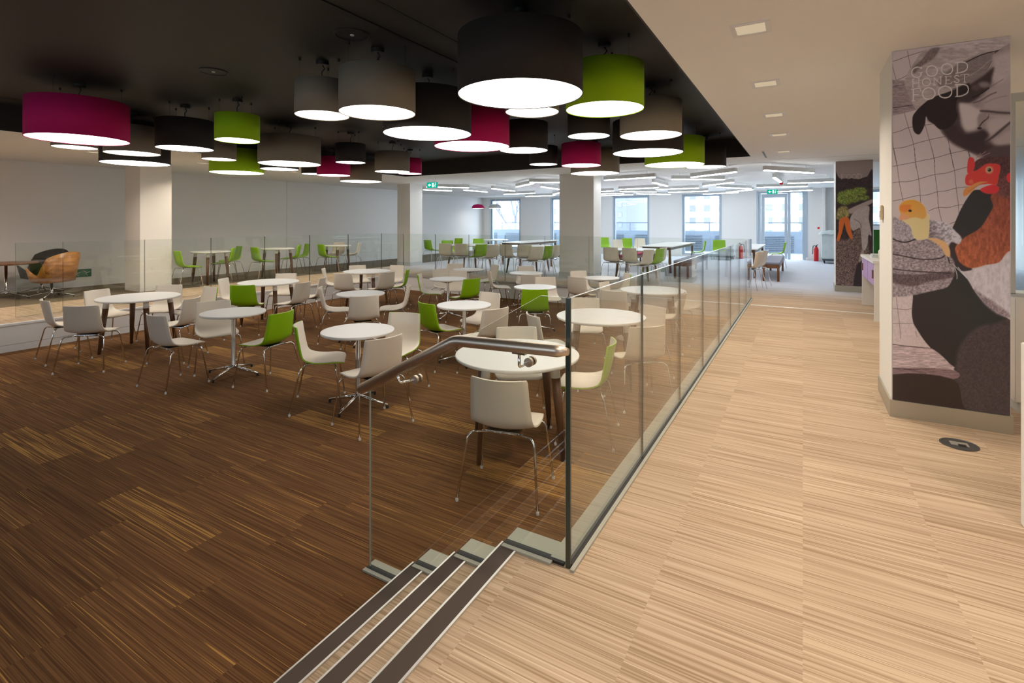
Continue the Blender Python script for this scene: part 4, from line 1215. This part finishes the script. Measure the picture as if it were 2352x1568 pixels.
class Art:
    def __init__(s, X, Y, bgc): s.X, s.Y = X, Y; s.C = np.tile(np.array(bgc, float), (len(X), 1))
    def near(s, P_, pad): return np.where((s.X > P_[:, 0].min() - pad) & (s.X < P_[:, 0].max() + pad) & (s.Y > P_[:, 1].min() - pad) & (s.Y < P_[:, 1].max() + pad))[0]
    def put(s, ix, m, c, tex=0, tsx=.3, tsy=.3, grad=None):
        c = np.array(c, float)[None, :] * np.ones((len(ix), 1))
        if grad is not None:   # (x0, y0, x1, y1, colour2)
            x0, y0, x1, y1, c2 = grad; v = np.array((x1 - x0, y1 - y0)); t = np.clip(((s.X[ix] - x0) * v[0] + (s.Y[ix] - y0) * v[1]) / (v ** 2).sum(), 0, 1)[:, None]
            c = c * (1 - t) + np.array(c2, float)[None] * t
        if tex: c = c * (1 + tex * ((.6 * vnoise(s.X[ix] * tsx, s.Y[ix] * tsy) + .4 * vnoise(s.X[ix] * tsx * 2.7, s.Y[ix] * tsy * 2.7)) - .5) * 2)[:, None]
        m = m[:, None]; s.C[ix] = s.C[ix] * (1 - m) + c * m
    def poly(s, pts, c, soft=1.0, **k):
        P_ = smoothc(pts); ix = s.near(P_, soft + 1)
        if not len(ix): return
        X, Y = s.X[ix], s.Y[ix]; ins = np.zeros(len(ix), bool); n = len(P_)
        for i in range(n):
            a, b_ = P_[i], P_[(i + 1) % n]
            cond = (a[1] > Y) != (b_[1] > Y)
            with np.errstate(divide='ignore', invalid='ignore'):
                xi = (b_[0] - a[0]) * (Y - a[1]) / (b_[1] - a[1]) + a[0]
            ins ^= cond & (X < xi)
        d = seg_dist(X, Y, P_, True) * np.where(ins, 1, -1)
        t = np.clip(d / (2 * soft) + .5, 0, 1); s.put(ix, t * t * (3 - 2 * t), c, **k)
    def line(s, pts, wd, c, soft=.6, smooth=True, alpha=1, **k):
        P_ = chaikin(pts, 2, False) if smooth else np.array(pts, float); ix = s.near(P_, wd + soft + 1)
        if not len(ix): return
        d = seg_dist(s.X[ix], s.Y[ix], P_, False); s.put(ix, np.clip((wd / 2 - d) / soft + .5, 0, 1) * alpha, c, **k)
    def oval(s, cx, cy, rx, ry, c, soft=1.0, ring=0, **k):
        t = np.linspace(0, 2 * PI, 28, endpoint=False)
        P_ = np.stack([cx + rx * np.cos(t), cy + ry * np.sin(t)], 1)
        if ring: s.line(np.vstack([P_, P_[:1]]), ring, c, soft, False, **k)
        else: s.poly(P_, c, soft, **k)
LET = {  # strokes in a unit box: (polyline, weight)
 'G': [([(.95, .2), (.8, .05), (.5, 0), (.15, .15), (.02, .5), (.15, .85), (.5, 1), (.8, .96), (.9, .85), (.9, .58)], 1), ([(.68, .58), (1.05, .58)], .6), ([(.95, .02), (.95, .22)], .6)],
 'O': [([(.5, 0), (.85, .12), (1, .5), (.85, .88), (.5, 1), (.15, .88), (0, .5), (.15, .12), (.5, 0)], 1)],
 'D': [([(.15, 0), (.15, 1)], 1), ([(0, 0), (.5, 0), (.9, .15), (1, .5), (.9, .85), (.5, 1), (.3, 1)], .9), ([(0, 1), (.28, 1)], .6)],
 'H': [([(.12, 0), (.12, 1)], 1), ([(.88, 0), (.88, 1)], 1), ([(.12, .5), (.88, .5)], .6), ([(0, 0), (.26, 0)], .6), ([(0, 1), (.26, 1)], .6), ([(.74, 0), (1, 0)], .6), ([(.74, 1), (1, 1)], .6)],
 'N': [([(.12, 1), (.12, 0), (.88, 1), (.88, 0)], .9), ([(0, 1), (.26, 1)], .6), ([(.74, 0), (1, 0)], .6)],
 'E': [([(.15, 0), (.15, 1)], 1), ([(0, 0), (.85, 0), (.88, .15)], .7), ([(.15, .5), (.65, .5)], .6), ([(0, 1), (.88, 1), (.95, .82)], .7)],
 'S': [([(.85, .18), (.7, .03), (.4, 0), (.15, .12), (.15, .32), (.45, .48), (.8, .62), (.88, .82), (.6, 1), (.3, 1), (.08, .82)], 1)],
 'T': [([(.5, 0), (.5, 1)], 1), ([(0, .15), (0, 0), (1, 0), (1, .15)], .6), ([(.35, 1), (.65, 1)], .6)],
 'F': [([(.2, 0), (.2, 1)], 1), ([(0, 0), (.95, 0), (1, .18)], .7), ([(.2, .5), (.75, .5)], .6), ([(.05, 1), (.38, 1)], .6)]}
def word(art, txt, boxes, wd, c):
    # every letter has its own box: lower-left x, top y, width, height, drop per x
    for chh, (x0, y0, ww, hh, sk) in zip(txt, boxes):
        for pts, k in LET[chh]:
            sm = chh in 'GOS' or (chh == 'D' and len(pts) > 3)
            art.line([(x0 + p[0] * ww, y0 + p[1] * hh - sk * p[0] * ww) for p in pts], wd * k, c, .8, sm)

def mural_mesh(name, x0, x1, y, z0, z1, nx, nz, paint, gain, label, bgc):
    xs_ = np.linspace(x0, x1, nx); zs_ = np.linspace(z0, z1, nz)
    Xw, Zw = np.meshgrid(xs_, zs_); Xw = Xw.ravel(); Zw = Zw.ravel()
    # artwork coordinates: the plane's own homography to the measured drawing
    c_, s_ = math.cos(THETA), math.sin(THETA)
    D = -Xw * s_ + y * c_; U = (Xw * c_ + y * s_) / D
    ax = 1176 + 1165 * U; ay = 510 - 1165 * (Zw - 1.8) / D
    art = Art(ax, ay, bgc); paint(art)
    c = np.clip(art.C, 0, 255) / 255
    lin = np.where(c <= .04045, c / 12.92, ((c + .055) / 1.055) ** 2.4)
    lin = lin * np.array(gain)[None]; lin *= np.minimum(1, .82 / np.maximum(lin.max(1, keepdims=True), 1e-6))
    me = bpy.data.meshes.new(name)
    nv = nx * nz; co = np.stack([Xw - x0, np.zeros(nv), Zw - z0], 1)
    I_ = np.arange(nv).reshape(nz, nx)
    q = np.stack([I_[:-1, :-1], I_[:-1, 1:], I_[1:, 1:], I_[1:, :-1]], -1).reshape(-1, 4)
    # a thin sheet: back and edges
    t = .004; ex = np.array([(0, t, 0), (x1 - x0, t, 0), (x1 - x0, t, z1 - z0), (0, t, z1 - z0)])
    co = np.vstack([co, ex]); cor = [I_[0, 0], I_[0, -1], I_[-1, -1], I_[-1, 0]]
    extra = [[nv + 3, nv + 2, nv + 1, nv], [cor[1], cor[0], nv, nv + 1], [cor[2], cor[1], nv + 1, nv + 2], [cor[3], cor[2], nv + 2, nv + 3], [cor[0], cor[3], nv + 3, nv]]
    F_ = np.vstack([q, np.array(extra)])
    me.vertices.add(len(co)); me.vertices.foreach_set('co', co.ravel())
    me.loops.add(F_.size); me.loops.foreach_set('vertex_index', F_.ravel().astype(np.int32))
    me.polygons.add(len(F_)); me.polygons.foreach_set('loop_start', np.arange(0, F_.size, 4, dtype=np.int32)); me.polygons.foreach_set('loop_total', np.full(len(F_), 4, np.int32))
    me.update(calc_edges=True)
    at = me.color_attributes.new('print', 'FLOAT_COLOR', 'POINT')
    rgba = np.ones((len(co), 4), np.float32); rgba[:nv, :3] = lin; rgba[nv:, :3] = .2
    at.data.foreach_set('color', rgba.ravel())
    me.materials.append(M['print'])
    o = bpy.data.objects.new(name, me); col.objects.link(o); o.location = (x0, y, z0)
    return tag(o, label, 'wall mural')
M['print'] = attr_mat('printed_vinyl')

def paint_farm(A):
    a = lambda x, y: (2040 + x / 5.407, 90 + y / 5.407)
    b = lambda x, y: (2040 + x / 5.2267, 340 + y / 5.2267)
    c = lambda x, y: (2040 + x / 4.355, 600 + y / 4.355)
    L = lambda f, *p: [f(*q) for q in p]
    net = (58, 46, 44)
    # netting, sagging between its knots
    for pts in (L(a, (0, 290), (100, 265), (250, 205), (400, 160), (520, 125)), L(a, (0, 520), (100, 512), (200, 470), (300, 400)), L(a, (0, 1175), (130, 1150), (250, 1092), (380, 1080), (560, 1050), (650, 1040)),
                L(a, (0, 1370), (70, 1355), (200, 1345), (320, 1300), (510, 1248), (720, 1205)), L(a, (0, 1590), (110, 1568), (340, 1525), (450, 1500), (575, 1478), (780, 1415), (980, 1375)),
                L(b, (0, 430), (130, 402), (240, 405), (370, 372), (560, 312), (690, 305), (795, 268), (960, 225)),
                L(b, (0, 645), (180, 612), (370, 562), (460, 568), (590, 520), (700, 515), (810, 478), (960, 465)), L(b, (490, 752), (595, 708), (720, 718), (840, 682), (920, 680)), L(b, (740, 910), (840, 870))):
        A.line(pts, 1.0, net, .7)
    for pts in (L(a, (240, 150), (250, 205), (285, 380)), L(a, (50, 290), (60, 360), (100, 510), (115, 560)), L(a, (190, 880), (250, 1092), (320, 1300), (340, 1530), (345, 1590)), L(a, (50, 1140), (60, 1350), (115, 1590)),
                L(a, (460, 1060), (510, 1248), (575, 1478), (580, 1590)), L(a, (735, 1200), (780, 1415), (810, 1590)), L(a, (990, 1380), (1020, 1500)),
                L(b, (65, 0), (110, 215), (130, 402), (180, 640)), L(b, (315, 0), (325, 168), (370, 372), (390, 650)), L(b, (520, 0), (555, 125), (560, 312), (592, 520), (600, 708), (645, 880)), L(b, (730, 0), (750, 70), (800, 268), (815, 478), (845, 680), (850, 800)), L(b, (955, 0), (985, 110))):
        A.line(pts, 1.0, net, .7)
    # plank behind the cap
    A.poly(L(a, (-60, 545), (260, 525), (360, 640), (420, 800), (330, 880), (-60, 930)), (110, 94, 92), .8, tex=.25, tsx=.12, tsy=.9)
    A.line(L(a, (-20, 600), (200, 565)), 1.2, (58, 44, 42)); A.line(L(a, (-20, 862), (330, 815)), 1.6, (52, 38, 36))
    # cap crown
    A.poly(L(a, (205, 560), (230, 440), (330, 280), (460, 130), (700, 95), (1200, 20), (1620, -60), (1620, 640), (1000, 600), (700, 700), (400, 850), (350, 880), (250, 690)), (126, 112, 106), 1.2, tex=.16, tsx=.07, tsy=.25, grad=(*a(300, 500), *a(1400, 100), (138, 124, 118)))
    A.poly(L(a, (520, 130), (640, 110), (560, 240), (420, 330), (330, 420), (300, 360), (420, 250)), (88, 74, 70), 3, tex=.2)
    A.poly(L(a, (880, 300), (1290, 150), (1300, 260), (1180, 420), (1000, 540), (700, 600), (620, 520)), (98, 84, 80), 3, tex=.12, tsx=.1, tsy=.4)
    A.line(L(a, (960, 290), (1180, 180), (1360, 145), (1540, 80)), 2.2, (38, 28, 27)); A.line(L(a, (1330, 170), (1420, 120), (1540, 75)), 3.5, (34, 24, 24))
    A.line(L(a, (1290, 270), (1200, 420), (1010, 545), (800, 620)), 1.4, (62, 50, 48), 1.5)
    A.line(L(a, (1260, 260), (1140, 380), (960, 480), (780, 540)), .8, (140, 126, 120), 1)
    # face
    A.poly(L(a, (1620, 150), (1320, 180), (1290, 300), (1150, 450), (980, 560), (830, 700), (480, 980), (620, 1080), (700, 1200), (980, 1380), (1200, 1500), (1620, 1590)), (114, 99, 95), 1.5, tex=.08, tsx=.1, tsy=.1)
    A.poly(L(a, (1330, 200), (1620, 160), (1620, 560), (1400, 600), (1280, 480), (1300, 320)), (138, 123, 118), 9, tex=.05)
    A.poly(L(a, (1280, 620), (1620, 480), (1620, 860), (1350, 880), (1180, 850)), (128, 113, 108), 9)
    A.poly(L(b, (900, -60), (1620, -60), (1620, 190), (1350, 160), (1150, 90), (1040, 60)), (62, 48, 46), 5)
    # brow and eye in the shade of the cap
    A.poly(L(a, (820, 700), (1010, 560), (1180, 450), (1310, 350), (1290, 470), (1270, 560), (1230, 620), (1130, 720), (1010, 790), (900, 800)), (48, 36, 34), 5)
    A.oval(*a(1190, 565), 13, 7, (98, 84, 80), 5); A.oval(*a(1090, 600), 10, 7, (66, 52, 50), 5)
    A.line(L(a, (1050, 720), (1140, 690), (1200, 640), (1250, 605)), 3.2, (34, 24, 23), 2.5); A.line(L(a, (1250, 605), (1330, 555), (1430, 495)), 1.2, (74, 60, 57), 1.6, alpha=.8)
    A.line(L(a, (1140, 700), (1220, 650), (1260, 630)), 1.4, (120, 104, 99), 1.2, alpha=.7)
    A.line(L(a, (1060, 790), (1150, 765), (1260, 690), (1340, 660)), 2.6, (62, 48, 46), 3.0, alpha=.8); A.line(L(a, (1200, 790), (1330, 730), (1480, 700)), 1.6, (88, 74, 70), 3.0, alpha=.6)
    # nose: shaded flank, lit ridge and tip, nostril
    A.poly(L(a, (760, 760), (880, 770), (900, 900), (900, 1050), (960, 1180), (860, 1220), (720, 1130), (640, 1000)), (54, 41, 40), 6)
    A.poly(L(a, (880, 810), (980, 800), (1080, 850), (1160, 900), (1110, 980), (1110, 1080), (1040, 1130), (950, 1110), (910, 990)), (148, 133, 126), 6)
    A.poly(L(a, (1140, 920), (1240, 930), (1255, 985), (1190, 1050), (1130, 1090), (1120, 1000)), (112, 96, 91), 4)
    A.line(L(a, (1250, 940), (1240, 985), (1180, 1020), (1135, 1080)), 2.4, (48, 35, 34), 2.2); A.oval(*a(1135, 1105), 5.0, 2.6, (36, 26, 25), 2)
    # cheek, smile creases
    A.line(L(a, (1150, 890), (1260, 895), (1380, 912), (1540, 918)), 4.2, (50, 37, 36), 4.2, alpha=.9); A.line(L(a, (1230, 945), (1400, 960), (1540, 965)), 3.0, (136, 121, 115), 5, alpha=.7)
    A.poly(L(a, (1260, 990), (1620, 960), (1620, 1030), (1420, 1110), (1300, 1180), (1240, 1150)), (136, 121, 115), 8)
    A.line(L(a, (1170, 1300), (1290, 1225), (1400, 1130), (1540, 1015)), 5.0, (50, 38, 37), 4.5, alpha=.95)
    A.poly(L(a, (1290, 1280), (1400, 1190), (1560, 1100), (1620, 1090), (1620, 1280), (1420, 1330)), (132, 117, 111), 7)
    A.poly(L(a, (620, 1030), (820, 1060), (930, 1160), (1080, 1150), (1180, 1120), (1250, 1190), (1200, 1290), (1290, 1340), (1200, 1430), (980, 1380), (760, 1260)), (46, 33, 33), 6)
    A.poly(L(a, (1180, 1430), (1300, 1350), (1620, 1330), (1620, 1640), (1240, 1600)), (62, 47, 46), 7)
    # visor
    A.poly(L(a, (300, 1010), (320, 930), (420, 820), (560, 720), (800, 640), (900, 590), (1010, 560), (1010, 640), (880, 700), (840, 850), (860, 960), (780, 1080), (650, 1120), (560, 1050), (500, 1010), (470, 960), (455, 1060), (400, 1170), (350, 1175), (310, 1120)), (31, 22, 21), 1.2)
    A.poly(L(a, (620, 720), (830, 620), (1010, 545), (900, 660), (760, 700)), (34, 26, 24), 2)
    # lettering
    lc = (198, 184, 173)
    word(A, 'GOOD', [(*a(285, 352), 25, 24, .10), (*a(470, 328), 27, 25, .02), (*a(655, 303), 28, 26, .02), (*a(838, 293), 28, 24, .14)], 2.3, lc)
    word(A, 'HONEST', [(*a(295, 498), 18, 19, .10), (*a(420, 485), 20, 18, .02), (*a(558, 478), 20, 17, .10), (*a(705, 462), 16, 17.5, .08), (*a(815, 448), 14, 17, .02), (*a(905, 440), 17, 18, .06)], 1.7, lc)
    word(A, 'FOOD', [(*a(290, 620), 21, 27, .10), (*a(420, 602), 31, 27.5, .02), (*a(618, 582), 33, 28, .02), (*a(832, 568), 31, 27, .12)], 2.5, lc)
    # dark coat
    A.poly(L(b, (780, 940), (880, 720), (980, 560), (1060, 500), (1260, 540), (1290, 700), (1140, 940), (1000, 1050), (860, 1130), (700, 1080)), (38, 35, 33), 1.2)
    A.poly(L(b, (720, 1080), (900, 1040), (900, 1300), (1000, 1400), (960, 1700), (600, 1700), (700, 1400)), (44, 34, 33), 3)
    A.poly(L(c, (240, 250), (420, 190), (640, 60), (760, 90), (900, 330), (1060, 480), (1350, 560), (1350, 1640), (620, 1640), (600, 1150), (600, 1010), (430, 880), (300, 700), (240, 560)), (38, 30, 29), 1.2, grad=(*c(350, 600), *c(900, 500), (36, 34, 31)))
    A.poly(L(c, (720, 1640), (680, 1000), (760, 780), (900, 660), (1100, 615), (1350, 600), (1350, 1640)), (54, 44, 43), 6, tex=.22, tsx=.35, tsy=.35)
    # cream net and fence boards low left
    A.poly(L(c, (-60, 190), (80, 230), (240, 260), (235, 560), (290, 690), (420, 860), (600, 1010), (640, 1180), (-60, 1170)), (146, 129, 124), 1.2, tex=.07)
    for pts in (L(c, (-20, 325), (80, 335), (235, 310)), L(c, (-20, 478), (90, 472), (170, 488), (240, 470)), L(c, (-20, 625), (110, 622), (250, 620)), L(c, (60, 190), (80, 340), (95, 480), (115, 630), (125, 770)), L(c, (235, 260), (238, 320)), L(c, (275, 700), (290, 760))): A.line(pts, 1.2, (92, 76, 74), .8)
    A.poly(L(c, (-60, 830), (200, 845), (430, 870), (600, 1010), (615, 1080), (-60, 1060)), (134, 115, 112), 1.2, tex=.25, tsx=.07, tsy=.6)
    A.poly(L(c, (-60, 1070), (620, 1080), (645, 1180), (-60, 1150)), (96, 76, 75), 1, tex=.2, tsx=.07, tsy=.6)
    A.line(L(c, (-20, 820), (150, 845), (430, 870)), 1.6, (60, 45, 44)); A.line(L(c, (0, 1065), (200, 1085), (470, 1072)), 1.3, (50, 36, 36)); A.line(L(c, (150, 1075), (380, 1120)), 1.0, (58, 44, 43))
    A.poly(L(c, (-60, 1165), (640, 1175), (800, 1500), (1350, 1560), (1350, 1700), (-60, 1640)), (40, 30, 26), 1.2)
    # hen: body, breast
    A.poly(L(c, (700, 60), (760, 100), (1000, 40), (1180, -60), (1350, -60), (1350, 590), (1180, 560), (980, 430), (860, 290), (800, 190)), (146, 134, 132), 1.6, tex=.10, tsx=.2, tsy=.1)
    A.poly(L(c, (860, 280), (940, 330), (1160, 480), (1230, 560), (1100, 530), (960, 420)), (104, 88, 88), 4, tex=.3)
    A.poly(L(b, (1240, 560), (1480, 420), (1620, 380), (1620, 1100), (1430, 1250), (1330, 1370), (1180, 1400), (1000, 1440), (870, 1380), (820, 1280), (810, 1180), (920, 1070), (1100, 960), (1220, 780), (1260, 690)), (104, 52, 40), 1.6, tex=.22, tsx=.22, tsy=.1, grad=(*b(1450, 600), *b(950, 1350), (126, 66, 42)))
    A.poly(L(b, (1010, 240), (1060, 150), (1200, 110), (1620, 120), (1620, 420), (1350, 480), (1290, 420), (1330, 260), (1200, 200), (1080, 300), (1040, 320)), (66, 40, 38), 2, tex=.3)
    A.poly(L(b, (1310, 380), (1500, 330), (1620, 520), (1500, 600), (1330, 560)), (82, 48, 44), 4, tex=.3)
    A.poly(L(b, (960, 140), (990, 110), (1030, 130), (1040, 220), (1000, 300), (950, 290)), (170, 48, 46), 1); A.poly(L(b, (935, 330), (1000, 290), (1090, 250), (1180, 190), (1310, 190), (1350, 230), (1330, 330), (1300, 440), (1200, 430), (1000, 450), (930, 430)), (168, 50, 44), 1.4, tex=.15, tsx=.3)
    A.poly(L(b, (1110, 490), (1240, 440), (1330, 470), (1310, 530), (1220, 550), (1140, 530)), (176, 44, 46), 1.2)
    A.poly(L(b, (1420, 330), (1480, 290), (1500, 380), (1440, 410)), (160, 44, 46), 1.5)
    A.oval(*b(995, 405), 5.5, 5.5, (186, 84, 66), 1.5)
    A.poly(L(b, (900, 540), (920, 490), (990, 450), (1090, 405), (1200, 405), (1110, 430), (1060, 470), (1000, 530), (930, 575), (905, 575)), (184, 118, 66), .9); A.line(L(b, (960, 520), (1050, 465), (1120, 430)), .8, (110, 60, 40))
    A.oval(*b(1213, 262), 9.5, 9.0, (176, 108, 84), 1.4); A.oval(*b(1213, 262), 6, 6, (150, 122, 84), .8); A.oval(*b(1215, 262), 4.2, 4.2, (24, 18, 18), .7); A.oval(*b(1207, 256), 1.0, 1.0, (190, 180, 170), .5)
    for p in (L(b, (1080, 110), (1170, 40)), L(b, (1120, 100), (1220, 60)), L(b, (1060, 120), (1110, 60))): A.line(p, 1.4, (120, 88, 84), 1)
    # glove
    A.poly(L(b, (480, 880), (560, 870), (700, 900), (800, 990), (880, 1080), (850, 1150), (760, 1130), (700, 1180), (480, 1080)), (92, 80, 80), 2, tex=.45, tsx=.22, tsy=.3, grad=(*b(520, 1060), *b(740, 930), (148, 138, 138)))
    A.poly(L(b, (-60, 1080), (200, 1100), (420, 1080), (620, 1160), (740, 1290), (800, 1400), (760, 1600), (600, 1700), (-60, 1750)), (108, 94, 93), 2, tex=.4, tsx=.28, tsy=.4)
    A.poly(L(c, (-60, 120), (300, 130), (620, 100), (640, 160), (420, 200), (240, 250), (40, 210), (-60, 160)), (70, 56, 55), 3, tex=.35, tsx=.5)
    A.poly(L(b, (-60, 830), (80, 830), (200, 880), (290, 980), (300, 1090), (200, 1130), (-60, 1060)), (116, 104, 104), 2.5, tex=.3, tsx=.4, tsy=.4)
    for p, w_ in ((L(b, (0, 1060), (120, 1120), (220, 1135), (330, 1090)), 3), (L(b, (0, 1260), (150, 1290), (400, 1340), (620, 1330), (680, 1290)), 2.6), (L(b, (0, 1440), (200, 1470), (520, 1490), (740, 1500)), 2.4), (L(b, (640, 1180), (700, 1260), (740, 1380)), 3)): A.line(p, w_, (42, 32, 32), 1.8)
    for p in (L(c, (650, 30), (720, 100), (790, 170)), L(c, (665, 60), (690, 130), (688, 175)), L(c, (700, 60), (780, 160))): A.line(p, 1.3, (150, 140, 138), .8)
    # chick
    A.poly(L(b, (470, 1080), (600, 1090), (700, 1140), (740, 1220), (740, 1300), (690, 1290), (640, 1200), (560, 1130)), (164, 126, 86), 2, tex=.12)
    A.poly(L(b, (180, 850), (460, 790), (490, 860), (490, 1000), (470, 1080), (360, 1100), (300, 1050), (270, 940)), (196, 172, 120), 2.2, tex=.1)
    A.poly(L(b, (130, 720), (150, 670), (210, 630), (300, 620), (380, 650), (440, 710), (460, 800), (420, 850), (330, 830), (240, 840), (180, 820), (150, 790)), (196, 134, 52), 1.8, tex=.10, grad=(*b(250, 640), *b(300, 850), (200, 146, 76)))
    A.poly(L(b, (150, 690), (260, 680), (270, 730), (210, 770), (150, 750)), (196, 112, 50), 3)
    A.poly(L(b, (130, 850), (160, 780), (210, 800), (260, 840), (200, 860), (150, 862)), (200, 138, 100), 1.2); A.oval(*b(263, 752), 4.2, 3.0, (36, 24, 20), .8)

def paint_garden(A):
    e = lambda x, y: (1905 + x / 4.9, 360 + y / 4.9)
    L = lambda *p: [e(*q) for q in p]
    A.poly(L((40, 235), (100, 225), (130, 245), (250, 240), (330, 250), (420, 225), (500, 240), (500, 1560), (40, 1560)), (46, 38, 40), 1.0, tex=.3)
    A.poly(L((40, 980), (200, 930), (300, 820), (420, 860), (440, 1560), (40, 1560)), (84, 70, 68), 3, tex=.9, tsx=1.0, tsy=1.0)
    A.poly(L((300, 1250), (380, 1150), (500, 1120), (500, 1560), (280, 1560)), (44, 36, 40), 2)
    for cx, cy, rx, ry in ((150, 430, 12, 9), (230, 420, 15, 12), (340, 390, 17, 10), (280, 470, 14, 9), (390, 460, 12, 6), (180, 500, 14, 8), (120, 480, 7, 8)):
        A.oval(*e(cx, cy), rx, ry, (92, 104, 48), 3, tex=.55, tsx=.5, tsy=.5)
    A.poly(L((90, 600), (130, 560), (190, 560), (230, 640), (180, 700), (80, 700)), (112, 104, 66), 3, tex=.5, tsx=.6)
    for pts in (L((130, 700), (170, 690), (150, 820), (110, 940), (85, 930), (110, 810)), L((165, 690), (215, 690), (240, 800), (262, 925), (225, 900), (190, 820)), L((110, 720), (140, 720), (125, 860), (128, 900), (108, 880))):
        A.poly(pts, (190, 98, 46), 1.0, tex=.2)
    A.poly(L((215, 600), (260, 570), (420, 500), (480, 480), (480, 520), (400, 560), (250, 640)), (134, 122, 120), 1.2)
    A.poly(L((230, 720), (280, 620), (440, 550), (445, 700), (475, 880), (440, 880), (430, 980), (400, 1050), (370, 1030), (355, 850), (340, 800), (260, 830)), (142, 134, 132), 1.2, tex=.08)
    A.line(L((280, 700), (350, 740), (355, 800)), 1.4, (84, 76, 76)); A.line(L((360, 720), (370, 900)), .9, (112, 104, 102))
    A.poly(L((330, 1180), (350, 1090), (380, 1040), (390, 1120), (350, 1180)), (128, 116, 112), 1.5)
    lc = (150, 140, 136)
    word(A, 'FOOD', [(*e(130, 200), 10, 10, .0), (*e(190, 198), 11, 10, 0), (*e(252, 196), 11, 10, 0), (*e(312, 194), 11, 10, 0)], 1.0, lc)
    word(A, 'HONEST', [(*e(140 + k * 36, 162 - k), 6, 5, 0) for k in range(6)], .5, (128, 116, 113))
    word(A, 'GOOD', [(*e(140 + k * 54, 122 - k), 8.5, 6, 0) for k in range(4)], .5, (128, 116, 113))

mural_mesh('wall_mural', .566, 1.196, 4.572, FZ + .123, CZ - .003, 250, 800, paint_farm, (2.4, 2.75, 3.2), 'tall printed mural of a capped man, hen and chick reading GOOD HONEST FOOD', (146, 130, 125))
mural_mesh('wall_mural', .586, 1.205, 12.292, FZ + .123, CZ - .003, 110, 330, paint_garden, (2.1, 2.2, 2.35), 'distant printed mural of carrots pulled from soil, ending in FOOD', (116, 104, 102))
